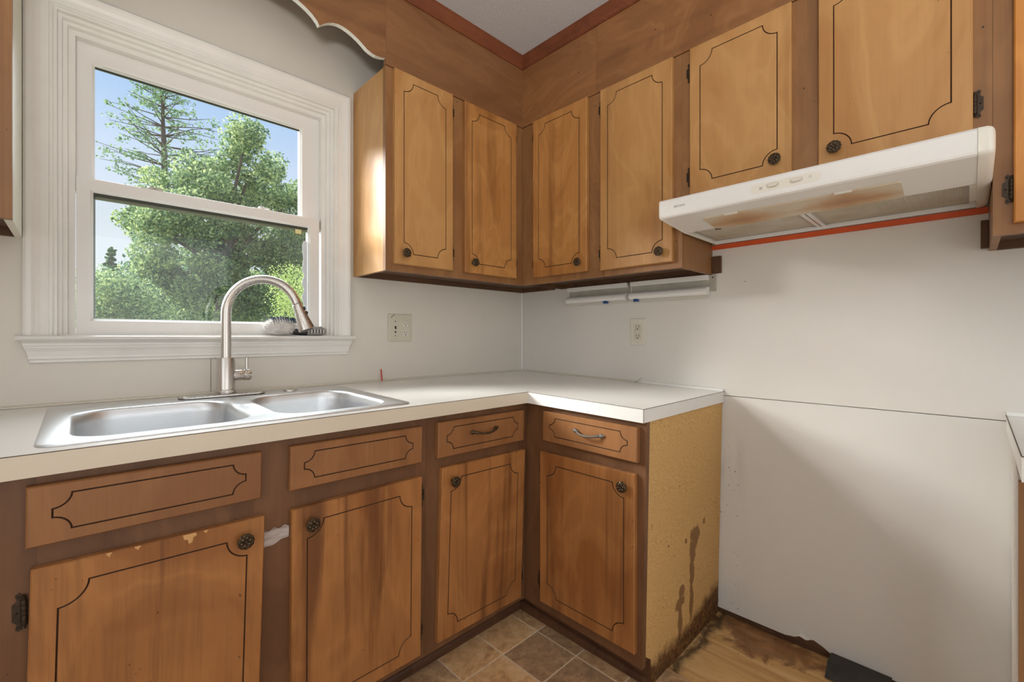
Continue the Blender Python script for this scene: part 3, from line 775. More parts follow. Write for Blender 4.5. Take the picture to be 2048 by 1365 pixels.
for u, w in ((-0.60, 2.19), (-0.60, 2.30), (-0.95, 2.20), (-1.15, 2.15)): hole(s2, MR, u, w, SV)

# scalloped valance above the window
vl = thing('valance', 'scalloped wooden valance board above the sink window', 'valance', (-1.434, -0.26, 2.08))
half = [(-0.9805, 2.090), (-1.000, 2.0835), (-1.020, 2.0810), (-1.040, 2.0840), (-1.055, 2.0900), (-1.070, 2.1000), (-1.085, 2.1090), (-1.100, 2.1160), (-1.120, 2.1230), (-1.140, 2.1270), (-1.158, 2.1270), (-1.176, 2.1220), (-1.190, 2.1150), (-1.204, 2.1050), (-1.2184, 2.0920),
        (-1.226, 2.1040), (-1.240, 2.1170), (-1.258, 2.1280), (-1.285, 2.1400), (-1.320, 2.1500), (-1.360, 2.1570), (-1.400, 2.1610), (-1.434, 2.162)]
pts = half + [(-2.868 - x, z) for x, z in half[::-1][1:]]
pts = [(max(x, -1.8885), z) for x, z in pts]
b = MB(); n = len(pts)
f0 = [b.v((x, -SV, z)) for x, z in pts]; f1 = [b.v((x, -0.251, z)) for x, z in pts]
t0 = [b.v((x, -SV, CEIL - 0.001)) for x in (pts[0][0], pts[-1][0])]; t1 = [b.v((x, -0.251, CEIL - 0.001)) for x in (pts[0][0], pts[-1][0])]
b.f(f0 + [t0[1], t0[0]]); b.f((f1 + [t1[1], t1[0]])[::-1])
b.f([f0[0], t0[0], t1[0], f1[0]]); b.f([f0[-1], f1[-1], t1[1], t0[1]]); b.f([t0[0], t0[1], t1[1], t1[0]])
b.mi = 1
for i in range(n - 1): b.f([f0[i], f1[i], f1[i + 1], f0[i + 1]])
b.build('board', [M['soffit'], M['white']], vl)
tag(MB().mbox(ML, -2.60, -1.8890, 0.250, SV, 2.068, CEIL - 0.001).build('wall_soffit_left', M['soffit']), kind='structure')

# ------------------------------------------------------------------ base cabinets (tilted)
LF, LD = 0.598, 0.616        # left run: face frame, door face
RF, RD = 0.580, 0.598        # right run
BB, BT = 0.100, 0.8430
def base_carcass(t, mp, u0, u1, front, kick_v, shoe=True, m0=0, m1=0, ub=None):
    ub = u1 if ub is None else ub
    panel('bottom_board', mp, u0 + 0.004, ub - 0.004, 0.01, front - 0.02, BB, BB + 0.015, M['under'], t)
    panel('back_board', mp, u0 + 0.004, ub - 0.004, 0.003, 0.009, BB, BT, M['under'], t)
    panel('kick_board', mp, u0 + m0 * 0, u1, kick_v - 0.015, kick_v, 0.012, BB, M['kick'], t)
    if shoe:
        b = MB(); prof = [(0, 0.030), (0.003, 0.030), (0.008, 0.026), (0.012, 0.018), (0.013, 0.010), (0.013, 0.0), (0, 0.0)]
        dz = 0.0123
        A = [b.v(mp(u0 + m0 * p[0], kick_v + p[0], p[1] + dz)) for p in prof]; B = [b.v(mp(u1 + m1 * p[0], kick_v + p[0], p[1] + dz)) for p in prof]
        b.f(A); b.f(B[::-1])
        for i in range(len(prof)): b.f([A[i], A[(i + 1) % len(prof)], B[(i + 1) % len(prof)], B[i]])
        b.build('shoe_moulding', M['kick'], t)

sink_base = thing('base_cabinet', 'wide wooden base cabinet under the steel sink', 'cabinet', (-1.48, -0.30, 0.0), True, 'base cabinets')
base_carcass(sink_base, ML, -2.02, -1.0225, LF, 0.524)
panel('side_panel', ML, -2.02, -2.006, 0.01, LF - 0.02, BB, BT, M['under'], sink_base)
panel('side_panel', ML, -1.0365, -1.0225, 0.01, LF - 0.02, BB, BT, M['under'], sink_base)
face_frame(sink_base, ML, -2.02, -1.0225, BB, BT, [(-1.837, -1.492, 0.140, 0.655), (-1.837, -1.492, 0.730, 0.812), (-1.402, -1.060, 0.140, 0.655), (-1.402, -1.060, 0.730, 0.812)], LF - 0.019, LF, M['frame_low'])
drm = (0.031, 0.031, 0.021, 0.018)
grooved(sink_base, 'drawer_front', ML, -1.8492, -1.4805, 0.7150, 0.8222, LF + 0.0005, LD, drm, 0.025, M['drawer_low'], R(-0.6))
grooved(sink_base, 'drawer_front', ML, -1.4185, -1.0478, 0.7117, 0.8195, LF + 0.0005, LD, drm, 0.025, M['drawer_low'], R(-0.5))
dmar = (0.034, 0.034, 0.036, 0.038)
d1_ = grooved(sink_base, 'door', ML, -1.8497, -1.4790, 0.130, 0.6737, LF + 0.0005, LD, dmar, 0.040, M['door_low'], R(-1.3))
add_knob(d1_, ML, -1.5165, 0.630, LD); add_hinge(d1_, ML, -1.8535, 0.604, LF + 0.0005, False); add_hinge(d1_, ML, -1.8535, 0.195, LF + 0.0005, False)
d2_ = grooved(sink_base, 'door', ML, -1.4135, -1.0470, 0.126, 0.6672, LF + 0.0005, LD + 0.002, dmar, 0.040, M['door_low'], R(0.2))
add_knob(d2_, ML, -1.3712, 0.625, LD + 0.002); add_hinge(d2_, ML, -1.0425, 0.605, LF + 0.0005, True); add_hinge(d2_, ML, -1.0425, 0.192, LF + 0.0005, True)
# chipped veneer along the top of the first door
for cx, w_, h_ in ((-1.6161, 0.012, 0.020), (-1.700, 0.005, 0.007), (-1.742, 0.004, 0.008), (-1.588, 0.004, 0.006)):
    zt = 0.6737 + math.tan(R(-1.3)) * (cx + 1.664) - 0.0005
    b = MB(); pp = [(cx - w_, zt), (cx - w_ * 0.8, zt - h_ * 0.45), (cx - w_ * 0.3, zt - h_ * 0.55), (cx - w_ * 0.15, zt - h_), (cx + w_ * 0.35, zt - h_ * 0.9), (cx + w_ * 0.5, zt - h_ * 0.4), (cx + w_, zt - h_ * 0.3), (cx + w_ * 0.9, zt)]
    b.prism(pp, lambda p, q, t: ML(p, t, q), LD - 0.002, LD + 0.0005)
    b.build('chipped_veneer', M['rawwood'], d1_)

corner_base = thing('base_cabinet', 'wooden base cabinet on the window wall with its door against the inner corner', 'cabinet', (-0.8, -0.30, 0.0), True, 'base cabinets')
base_carcass(corner_base, ML, -1.0220, -0.5245, LF, 0.524, m1=-1)
face_frame(corner_base, ML, -1.0220, -RF - 0.0005, BB, BT, [(-0.966, -0.624, 0.145, 0.655), (-0.966, -0.624, 0.727, 0.810)], LF - 0.019, LF, M['frame_low'])
dr3 = grooved(corner_base, 'drawer_front', ML, -0.9905, -0.6118, 0.7078, 0.8190, LF + 0.0005, LD, drm, 0.025, M['drawer_low'], R(-0.6))
place('handle', PULL, dr3, ML(-0.806, LD, 0.7722), ROT[ML])
d3_ = grooved(corner_base, 'door', ML, -0.9790, -0.6090, 0.1277, 0.6735, LF + 0.0005, LD, dmar, 0.040, M['door_low'], R(-1.1))
add_knob(d3_, ML, -0.9341, 0.630, LD); add_hinge(d3_, ML, -0.6048, 0.617, LF + 0.0005, True); add_hinge(d3_, ML, -0.6048, 0.193, LF + 0.0005, True)

RE = -1.0880
right_base = thing('base_cabinet', 'wooden base cabinet with water-stained bare particle board end beside the empty range bay', 'cabinet', (-0.30, -0.84, 0.0), True, 'base cabinets')
base_carcass(right_base, MR, -1.0820, -0.5245, RF, 0.524, m1=-1, ub=-0.62)
face_frame(right_base, MR, RE, -LF - 0.0005, BB, BT, [(-1.050, -0.704, 0.155, 0.665), (-1.050, -0.704, 0.733, 0.812)], RF - 0.019, RF, M['frame_low'])
panel('corner_filler', MR, -LF - 0.0005, -0.5795, RF - 0.019, RF - 0.0003, BB, BT, M['frame_low'], right_base)
dr4 = grooved(right_base, 'drawer_front', MR, -1.0675, -0.6935, 0.7180, 0.8235, RF + 0.0005, RD, drm, 0.025, M['drawer_low'], R(-0.2))
place('handle', PULL_P, dr4, MR(-0.8933, RD, 0.7780), ROT[MR])
d4_ = grooved(right_base, 'door', MR, -1.0650, -0.6865, 0.1410, 0.6800, RF + 0.0005, RD, dmar, 0.040, M['door_low'], R(-1.1))
add_knob(d4_, MR, -1.0275, 0.6415, RD); add_hinge(d4_, MR, -0.6812, 0.6154, RF + 0.0005, False); add_hinge(d4_, MR, -0.6812, 0.204, RF + 0.0005, False)
b = MB(); pe = [(-0.003, 0.024), (-0.515, 0.014), (-0.520, 0.100), (-0.561, 0.130), (-0.561, BT), (-0.003, BT)]
b.prism(pe, lambda p, q, t: (p, t, q), RE, RE + 0.016)
tag(b.build('end_panel', M['particle'], right_base), 'bare yellow particle board end panel with dark water stains')

# beyond the range bay: next base cabinet and worktop
far_base = thing('base_cabinet', 'base cabinet with pale particle board side at the lower right edge', 'cabinet', (-0.30, -2.2, 0.0), False, 'base cabinets')
# this cabinet stands slightly out of square
def MF(u, v, w):
    return (-v, u + 0.030 * v, w)
b = MB()
def fprism(b, u0, u1, v0, v1, w0, w1):
    c = [b.v(MF(u, v, w)) for u in (u0, u1) for v in (v0, v1) for w in (w0, w1)]
    for q in ((0, 1, 3, 2), (4, 6, 7, 5), (0, 4, 5, 1), (2, 3, 7, 6), (0, 2, 6, 4), (1, 5, 7, 3)): b.f([c[i] for i in q])
    return b
fprism(MB(), -1.846, -1.831, 0.002, 0.565, 0.001, 0.815).build('side_panel', M['whiteboard'], far_base)
fprism(MB(), -2.50, -1.831, 0.566, 0.585, 0.09, 0.815).build('face_frame', M['frame_up'], far_base)
fprism(MB(), -2.50, -1.846, 0.02, 0.55, 0.10, 0.115).build('bottom_board', M['under'], far_base)
fprism(MB(), -2.50, -2.485, 0.002, 0.565, 0.001, 0.815).build('side_panel', M['whiteboard'], far_base)
grooved(far_base, 'door', MR, -2.26, -1.88, 0.13, 0.66, 0.588, 0.606, dmar, 0.040, M['door_low'])
grooved(far_base, 'drawer_front', MR, -2.26, -1.88, 0.70, 0.80, 0.588, 0.606, drm, 0.025, M['drawer_low'])
far_top = thing('countertop', 'white laminate worktop end beyond the range bay at the right edge', 'countertop', (-0.30, -2.2, 0.82))
b = MB(); c = [b.v(p) for p in ((0, -1.822, 0.824), (-0.625, -1.815, 0.824), (-0.625, -2.52, 0.824), (0, -2.52, 0.824), (0, -1.822, 0.8625), (-0.625, -1.815, 0.868), (-0.625, -2.52, 0.868), (0, -2.52, 0.8625))]
for q in ((0, 1, 2, 3), (4, 7, 6, 5), (0, 4, 5, 1), (1, 5, 6, 2), (2, 6, 7, 3), (3, 7, 4, 0)): b.f([c[i] for i in q])
b.build('laminate_top', M['counter'], far_top)
MB().tube([(-0.001, -1.8215, 0.8632), (-0.6255, -1.8147, 0.8687)], 0.0011, 6).build('seam', M['seam'], far_top)
MB().tube([(-0.6257, -1.815, 0.8680), (-0.6257, -2.52, 0.8680)], 0.0011, 6).build('seam', M['seam'], far_top)
MB().box(-0.012, -0.001, -2.52, -1.822, 0.863, 0.8735).build('backsplash_strip', M['strip_w'], far_top)

# ------------------------------------------------------------------ worktop with sink cut-out
CT, CB = 0.8845, 0.8445
ct = thing('countertop', 'L-shaped white laminate worktop with cream front edge', 'countertop', (-0.9, -0.30, CB), True)
xs = [-2.02, -1.815, -1.090, -0.607, -0.0015]; ys = [-1.092, -0.625, -0.565, -0.100, -0.0015]
def filled(i, j):
    if not (0 <= i < 4 and 0 <= j < 4): return False
    if j == 0: return i == 3
    if i == 1 and j == 2: return False
    return True
b = MB(); V = {}
def gv(i, j, k):
    if (i, j, k) not in V: V[(i, j, k)] = b.v((xs[i], ys[j], (CB, CT)[k]))
    return V[(i, j, k)]
for i in range(4):
    for j in range(4):
        if not filled(i, j): continue
        b.f([gv(i, j, 1), gv(i + 1, j, 1), gv(i + 1, j + 1, 1), gv(i, j + 1, 1)])
        b.f([gv(i, j, 0), gv(i, j + 1, 0), gv(i + 1, j + 1, 0), gv(i + 1, j, 0)])
        if not filled(i - 1, j): b.f([gv(i, j, 0), gv(i, j, 1), gv(i, j + 1, 1), gv(i, j + 1, 0)])
        if not filled(i + 1, j): b.f([gv(i + 1, j, 0), gv(i + 1, j + 1, 0), gv(i + 1, j + 1, 1), gv(i + 1, j, 1)])
        if not filled(i, j - 1): b.f([gv(i, j, 0), gv(i + 1, j, 0), gv(i + 1, j, 1), gv(i, j, 1)])
        if not filled(i, j + 1): b.f([gv(i, j + 1, 0), gv(i, j + 1, 1), gv(i + 1, j + 1, 1), gv(i + 1, j + 1, 0)])
b.build('laminate_top', M['counter'], ct)
eb = 0.0012
M['edge_cream'] = plain('cream_laminate_edge', srgb(216, 204, 184), 0.3, 0, 0.5, 0.03, 3)  # beige version of the white edge, with shade painted into its colour
M['edge_white'] = plain('white_laminate_edge', srgb(228, 226, 222), 0.3, 0, 0.5, 0.03, 3)
MB().box(-2.02, -0.607 - eb, -0.625 - eb, -0.625, CB - 0.001, CT - 0.0016).build('edge_band', M['edge_cream'], ct)
MB().box(-0.607 - eb, -0.607, -1.092, -0.625 - eb, CB - 0.001, CT - 0.0016).build('edge_band', M['edge_white'], ct)
MB().box(-0.607 - eb, -0.0015, -1.092 - eb, -1.092, CB - 0.001, CT - 0.0016).build('edge_band', M['edge_white'], ct)
for p, q in (((-2.02, -0.6258, CT - 0.0008), (-0.607, -0.6258, CT - 0.0008)), ((-0.6078, -0.6258, CT - 0.0008), (-0.6078, -1.0928, CT - 0.0008)), ((-0.6078, -1.0928, CT - 0.0008), (-0.0015, -1.0928, CT - 0.0008)),
             ((-0.6076, -0.6256, CT), (-0.6076, -0.6256, CB)), ((-0.6082, -1.0928, CT), (-0.6082, -1.0928, CB))):
    MB().tube([p, q], 0.0009, 6).build('seam', M['seam'], ct)
# strips covering the joint with the walls
def strip(name, pa, pb, nrm, mat, r=0.009):
    pa, pb = Vector(pa), Vector(pb); n = Vector(nrm); b = MB()
    prof = [(0, 0), (r, 0), (r * 0.92, r * 0.4), (r * 0.7, r * 0.7), (r * 0.4, r * 0.92), (0, r)]
    A = [b.v(tuple(pa + n * p[0] + Vector((0, 0, p[1])))) for p in prof]; B = [b.v(tuple(pb + n * p[0] + Vector((0, 0, p[1])))) for p in prof]
    b.f(A); b.f(B[::-1])
    for i in range(len(prof)): b.f([A[i], A[(i + 1) % len(prof)], B[(i + 1) % len(prof)], B[i]])
    return tag(b.build(name, mat), kind='structure')
strip('trim_4', (-2.02, -0.0005, CT + 0.0006), (-0.012, -0.0005, CT + 0.0006), (0, -1, 0), M['strip'], 0.007)
strip('trim_5', fwd((-0.0005, -0.012, CT + 0.0006)), fwd((-0.0005, -0.722, CT + 0.0006)), (-1, 0, 0), M['strip'], 0.007)
strip('trim_6', fwd((-0.0005, -0.742, CT + 0.0006)), fwd((-0.0005, -1.092, CT + 0.0006)), (-1, 0, 0), M['strip_w'], 0.009)

# ------------------------------------------------------------------ sink
sk = thing('sink', 'stainless steel double-bowl sink set in the worktop below the window', 'sink', (-1.4525, -0.32, 0.70), True)
SZ = CT + 0.0035
def rrect(x0, x1, y0, y1, r, z, n=8):
    out = []
    for cx_, cy_, a in ((x1 - r, y1 - r, 0), (x0 + r, y1 - r, 90), (x0 + r, y0 + r, 180), (x1 - r, y0 + r, 270)):
        out += [(cx_ + r * math.cos(R(a + 90 * k / n)), cy_ + r * math.sin(R(a + 90 * k / n)), z) for k in range(n + 1)]
    return out
b = MB(); bm = b.bm
SX0, SX1, SY0, SY1 = -1.838, -1.068, -0.586, -0.050
outer = [rrect(SX0 - 0.004, SX1 + 0.004, SY0 - 0.004, SY1 + 0.004, 0.034, CT + 0.0004), rrect(SX0 - 0.003, SX1 + 0.003, SY0 - 0.003, SY1 + 0.003, 0.033, SZ - 0.0008), rrect(SX0, SX1, SY0, SY1, 0.030, SZ), rrect(SX0 + 0.012, SX1 - 0.012, SY0 + 0.012, SY1 - 0.012, 0.022, SZ - 0.0005)]
prev = None
for rg in outer:
    cur = [b.v(p) for p in rg]
    if prev:
        for i in range(len(cur)): b.f([prev[i], prev[(i + 1) % len(cur)], cur[(i + 1) % len(cur)], cur[i]])
    prev = cur
loops = [prev]
bowls = [(-1.800, -1.468, -0.552, -0.165, 0.075, 0.17), (-1.418, -1.108, -0.552, -0.165, 0.075, 0.17)]
for x0, x1, y0, y1, r, dp in bowls:
    rg = [(0, 0, SZ - 0.0005), (0.004, 0.002, SZ - 0.0025), (0.007, 0.004, SZ - 0.008), (0.009, 0.004, SZ - 0.03), (0.016, 0.004, SZ - dp * 0.75), (0.022, 0.002, SZ - dp * 0.90), (0.034, -0.004, SZ - dp * 0.97), (0.055, -0.012, SZ - dp)]
    pv = None
    for d, dr, z in rg:
        cur = [b.v(p) for p in rrect(x0 + d, x1 - d, y0 + d, y1 - d, max(r + dr - d * 0.3, 0.02), z)]
        if pv is None: loops.append(cur)
        else:
            for i in range(len(cur)): b.f([pv[i], pv[(i + 1) % len(cur)], cur[(i + 1) % len(cur)], cur[i]])
        pv = cur
    cx_, cy_ = (x0 + x1) / 2, (y0 + y1) / 2
    cc = b.v((cx_, cy_, SZ - dp - 0.004))
    for i in range(len(pv)): b.f([pv[i], pv[(i + 1) % len(pv)], cc])
edges = []
for Lp in loops:
    for i in range(len(Lp)):
        ed = bm.edges.get((Lp[i], Lp[(i + 1) % len(Lp)])) or bm.edges.new((Lp[i], Lp[(i + 1) % len(Lp)]))
        edges.append(ed)
bmesh.ops.triangle_fill(bm, use_beauty=True, edges=edges)
b.build('basin', M['steel'], sk, True)
for x0, x1, y0, y1, r, dp in bowls:
    MB().lathe([(0.044, 0.0), (0.042, 0.003), (0.036, 0.002), (0.030, -0.004), (0.010, -0.005), (0.008, 0.006), (0, 0.007)], 24, Matrix.Translation(((x0 + x1) / 2, (y0 + y1) / 2, SZ - dp + 0.001))).build('drain', M['steel'], sk, True)
MB().lathe([(0.0225, 0.0), (0.022, 0.003), (0.018, 0.0045), (0.0, 0.005)], 24, Matrix.Translation((-1.253, -0.095, SZ))).build('hole_cover', M['nickel'], sk, True)

# ------------------------------------------------------------------ faucet
FX, FY = -1.446, -0.100
fz = fwd((FX, FY, SZ)).z + 0.0022
fc = thing('faucet', 'brushed nickel pull-down faucet with tall arched spout behind the sink', 'faucet', (FX, fwd((FX, FY, SZ)).y, fz))
FYw = fwd((FX, FY, SZ)).y
def stadium(cx_, cy_, hl, hw, z, n=10):
    out = []
    for s, a0 in ((1, -90), (-1, 90)):
        out += [(cx_ + s * hl + hw * math.cos(R(a0 + 180 * k / n)), cy_ + hw * math.sin(R(a0 + 180 * k / n)), z) for k in range(n + 1)]
    return out
MB().rings([stadium(FX - 0.006, FYw, 0.088, 0.031, fz - 0.001), stadium(FX - 0.006, FYw, 0.088, 0.031, fz + 0.004), stadium(FX - 0.006, FYw, 0.088, 0.028, fz + 0.0065)]).build('deck_plate', M['nickel'], fc, True)
T_ = Matrix.Translation((FX, FYw, fz + 0.0065))
MB().lathe([(0.0275, 0), (0.0280, 0.002), (0.0275, 0.009), (0.0255, 0.011), (0.0250, 0.014), (0.0250, 0.1105), (0.0240, 0.113), (0.0150, 0.1135)], 32, T_).build('body', M['nickel'], fc, True)
zb = fz + 0.119; zs = 1.148; Rr = 0.110
ph = R(-38); ex, ey = math.cos(ph), math.sin(ph)
path = [(FX, FYw, zb - 0.012 + (zs - zb + 0.012) * k / 6) for k in range(7)]
for k in range(1, 21):
    a = math.pi - R(164) * k / 20
    rr = Rr + Rr * math.cos(a); path.append((FX + ex * rr, FYw + ey * rr, zs + Rr * math.sin(a)))
MB().tube(path, 0.0142, 20).build('spout', M['nickel'], fc, True)
pe_ = Vector(path[-1]); dv = (Vector(path[-1]) - Vector(path[-2])).normalized()
hm = Matrix.Translation(pe_) @ Vector((0, 0, 1)).rotation_difference(dv).to_matrix().to_4x4()
hd = MB().lathe([(0.0143, 0.0), (0.0150, 0.001), (0.0156, 0.004), (0.0165, 0.022), (0.0205, 0.054), (0.0245, 0.080), (0.0245, 0.088), (0.0215, 0.0895), (0.0, 0.0885)], 28, hm).build('spray_head', M['nickel'], fc, True)
MB().lathe([(0.0206, 0.0), (0.0206, 0.0008), (0, 0.0008)], 24, hm @ Matrix.Translation((0, 0, 0.0892))).build('spray_face', M['black_plastic'], hd, True)
side = Vector((ex, ey, 0)).cross(dv).normalized(); outw = dv.cross(side).normalized()
if outw.x < 0: outw = -outw
for d_ in (0.020, 0.036):
    c_ = pe_ + dv * d_ + outw * (0.0165 + (d_ - 0.02) * 0.13)
    MB().sphere(tuple(c_), 0.0052, 10, (0.8, 1.0, 1.3)).build('spray_button', M['black_plastic'], hd, True)
MB().lathe([(0.0150, 0), (0.0150, 0.0006), (0.0146, 0.0008)], 20, hm @ Matrix.Translation((0, 0, -0.0006))).build('joint_ring', M['dark'], fc, True)
hz = fz + 0.062
RX = Matrix.Translation((FX, FYw, hz)) @ Matrix.Rotation(R(90), 4, 'Y')
MB().lathe([(0.0175, 0.018), (0.0175, 0.046), (0.0165, 0.0475), (0.0, 0.0475)], 28, RX).build('handle_stem', M['nickel'], fc, True)
hn = MB().lathe([(0.0168, 0.0478), (0.0188, 0.049), (0.0190, 0.066), (0.0175, 0.0685), (0.0, 0.069)], 28, RX).build('handle', M['nickel'], fc, True)
MB().tube([(FX + 0.058, FYw, hz + 0.015), (FX + 0.058, FYw, hz + 0.054)], 0.0043, 12).build('lever', M['nickel'], hn, True)

# ------------------------------------------------------------------ outlets
def slot(parent, mp, u, w, v, hw, hh): return MB().mbox(mp, u - hw, u + hw, v, v + 0.0004, w - hh, w + hh).build('slot', M['dark'], parent)
def disc(parent, name, mp, u, w, v, r, mat, h=0.0006):
    b = MB().lathe([(r, 0), (r, h), (0, h)], 14); return place(name, b.mesh(name, mat, True), parent, mp(u, v, w), ROT[mp])
o1 = thing('wall_outlet', 'wide almond outlet plate with a duplex socket and a missing switch left of the corner', 'outlet', (-0.769, 0, 1.053), group='wall outlets')
MB().mbox(ML, -0.8265, -0.7115, 0.0004, 0.006, 1.0535, 1.1725, 0.002).build('plate', M['plate'], o1)
for cz in (1.128, 1.089):
    s_ = MB().mbox(ML, -0.7585, -0.7275, 0.0058, 0.0078, cz - 0.014, cz + 0.014, 0.003).build('socket', M['plate_w'], o1)
    slot(s_, ML, -0.7490, cz + 0.004, 0.0078, 0.0011, 0.0042); slot(s_, ML, -0.7365, cz + 0.004, 0.0078, 0.0011, 0.0034)
    disc(s_, 'ground_hole', ML, -0.7428, cz - 0.006, 0.0078, 0.0025, M['dark'])
disc(o1, 'screw', ML, -0.743, 1.1085, 0.006, 0.003, M['plate_w'], 0.001)
b = MB(); b.prism([(-0.797, 1.092), (-0.789, 1.090), (-0.786, 1.108), (-0.790, 1.122), (-0.797, 1.118), (-0.793, 1.106)], lambda p, q, t: ML(p, t, q), 0.0058, 0.0066); b.build('broken_opening', M['dark'], o1)
MB().mbox(ML, -0.796, -0.788, 0.0064, 0.011, 1.097, 1.107, 0.001).build('switch_stub', M['plate_w'], o1)
for z_ in (1.140, 1.078): disc(o1, 'screw', ML, -0.793, z_, 0.006, 0.0028, M['pewter'], 0.0008)
MB().tube([ML(-0.814, 0.0062, 1.155), ML(-0.802, 0.0062, 1.166), ML(-0.796, 0.0062, 1.170)], 0.0011, 6).build('crack', M['dark'], o1)

o2 = thing('wall_outlet', 'narrow almond outlet plate with a rectangular socket below the cabinet light', 'outlet', (0, -0.727, 1.036), group='wall outlets')
MB().mbox(MR, -0.7635, -0.6903, 0.0004, 0.006, 1.0364, 1.1534, 0.002).build('plate', M['plate_w'], o2)
s_ = MB().mbox(MR, -0.7435, -0.7105, 0.0058, 0.008, 1.061, 1.129, 0.0008).build('socket', M['plate'], o2)
for cz in (1.113, 1.072):
    slot(s_, MR, -0.7325, cz + 0.006, 0.008, 0.0011, 0.0042); slot(s_, MR, -0.7195, cz + 0.006, 0.008, 0.0011, 0.0036)
    disc(s_, 'ground_hole', MR, -0.7262, cz - 0.005, 0.008, 0.0028, M['dark'])
MB().mbox(MR, -0.733, -0.719, 0.008, 0.0092, 1.0925, 1.0985).build('reset_button', M['plate_w'], s_)
MB().mbox(MR, -0.7175, -0.7150, 0.008, 0.0088, 1.099, 1.1015).build('indicator', M['dark'], s_)
for z_ in (1.144, 1.046): disc(o2, 'screw', MR, -0.727, z_, 0.006, 0.003, M['plate'], 0.0008)

# ------------------------------------------------------------------ range hood
hd_ = thing('range_hood', 'white under-cabinet range hood with stained lamp lens', 'range hood', (0, -1.43, 1.43))
HY0, HY1 = -1.7900, -1.0660
prof = [(0.0015, HB - 0.001), (0.300, HB - 0.001), (0.455, 1.5045), (0.462, 1.5025), (0.467, 1.4970), (0.467, 1.4540), (0.4655, 1.4490), (0.460, 1.4455), (0.285, 1.4305), (0.281, 1.4305), (0.281, 1.4500), (0.018, 1.4500), (0.018, 1.4305), (0.0015, 1.4305)]
b = MB(); b.prism(prof, lambda v, w, t: MR(t, v, w), -1.7645, HY1 - 0.0055); b.build('body', M['hood'], hd_)
cap = [(0.0015, HB - 0.002), (0.300, HB - 0.002), (0.455, 1.5055), (0.465, 1.502), (0.4685, 1.496), (0.4685, 1.4535), (0.466, 1.448), (0.460, 1.4445), (0.285, 1.4290), (0.0015, 1.4290)]
def shrink(pts, d):
    cx_ = sum(p[0] for p in pts) / len(pts); cz_ = sum(p[1] for p in pts) / len(pts)
    return [(p[0] - d * (1 if p[0] > 0.25 else 0), p[1] - d * 0.6 * (1 if p[1] > 1.47 else -1)) for p in pts]
for y_in, y_out, s in ((HY1 - 0.0055, HY1, 1), (-1.7648, HY0, -1)):
    rings_ = []
    L_ = y_out - y_in
    for fr, d in ((0, 0), (0.55, 0.0008), (0.8, 0.004), (0.94, 0.010), (1.0, 0.018)):
        dd = d if s < 0 else d * 0.25
        rings_.append([MR(y_in + L_ * fr, p[0], p[1]) for p in shrink(cap, dd)])
    MB().rings(rings_).build('end_cap', M['hood_cap'], hd_, True)
# lens lies in the sloping underside: line from (0.460,1.4455) to (0.285,1.4305)
def under(v, off): return 1.4455 + (v - 0.460) * (1.4455 - 1.4305) / 0.175 - off
b = MB()
ln = [(-1.182, 0.400), (-1.176, 0.396), (-1.174, 0.292), (-1.180, 0.286), (-1.632, 0.286), (-1.638, 0.292), (-1.640, 0.396), (-1.634, 0.400)]
A = [b.v(MR(y, v, under(v, -0.002))) for y, v in ln]; B = [b.v(MR(y, v, under(v, 0.0035))) for y, v in ln]
b.f(A); b.f(B[::-1])
for i in range(len(ln)): b.f([A[i], A[(i + 1) % len(ln)], B[(i + 1) % len(ln)], B[i]])
lens = b.build('lamp_lens', M['lens'], hd_)
for y_ in (-1.26, -1.53): MB().mbox(MR, y_ - 0.018, y_ + 0.018, 0.398, 0.404, under(0.40, 0.0045), under(0.40, -0.001)).build('lens_clip', M['hood_cap'], lens)
for y0, y1 in ((-1.397, -1.0745), (-1.752, -1.424)):
    ft = MB().mbox(MR, y0, y1, 0.022, 0.277, 1.4440, 1.4490).build('filter', M['filter'], hd_)
    fr = MB()
    for a in ((y0, y1, 0.022, 0.028), (y0, y1, 0.271, 0.277), (y0, y0 + 0.010, 0.022, 0.277), (y1 - 0.010, y1, 0.022, 0.277)): fr.mbox(MR, a[0], a[1], a[2], a[3], 1.4425, 1.4440)
    fr.build('filter_frame', M['galv'], ft)
MB().mbox(MR, -1.4235, -1.3975, 0.016, 0.283, 1.4395, 1.4495).build('filter_divider', M['hood'], hd_)
MB().tube([MR(-1.4105, 0.02, 1.4393), MR(-1.4105, 0.28, 1.4393)], 0.0012, 6).build('divider_seam', M['seam'], hd_)
MB().lathe([(0.009, 0), (0.010, 0.003), (0.006, 0.006), (0, 0.006)], 12, Matrix.Translation(MR(-1.16, 0.235, 1.4375))).build('filter_knob', M['dark'], hd_, True)
MB().mbox(MR, -1.7645, -1.7525, 0.10, 0.283, 1.4305, 1.4495).build('side_rail', M['hood_cap'], hd_)
# control area on the front: recessed oval, two sliders
def oval(u0, u1, w0, w1, n=8):
    r = (w1 - w0) / 2; out = []
    for cu, a in ((u1 - r, -90), (u0 + r, 90)):
        out += [(cu + r * math.cos(R(a + 180 * k / n)), (w0 + w1) / 2 + r * math.sin(R(a + 180 * k / n))) for k in range(n + 1)]
    return out
b = MB(); b.prism(oval(-1.497, -1.335, 1.4615, 1.4860), lambda p, q, t: MR(p, t, q), 0.4668, 0.4673); b.build('control_panel', M['hood_cap'], hd_)
for y_ in (-1.389, -1.443):
    b = MB(); b.prism(oval(y_ - 0.015, y_ + 0.015, 1.4690, 1.4820), lambda p, q, t: MR(p, t, q), 0.4672, 0.4676); well = b.build('switch_well', M['strip'], hd_)
    b = MB(); b.prism(oval(y_ - 0.011, y_ + 0.011, 1.4715, 1.4818), lambda p, q, t: MR(p, t, q), 0.4676, 0.4720); b.build('switch_button', M['plate_w'], well)
M['ink'] = plain('grey_ink', srgb(120, 120, 122), 0.6)
b = MB()
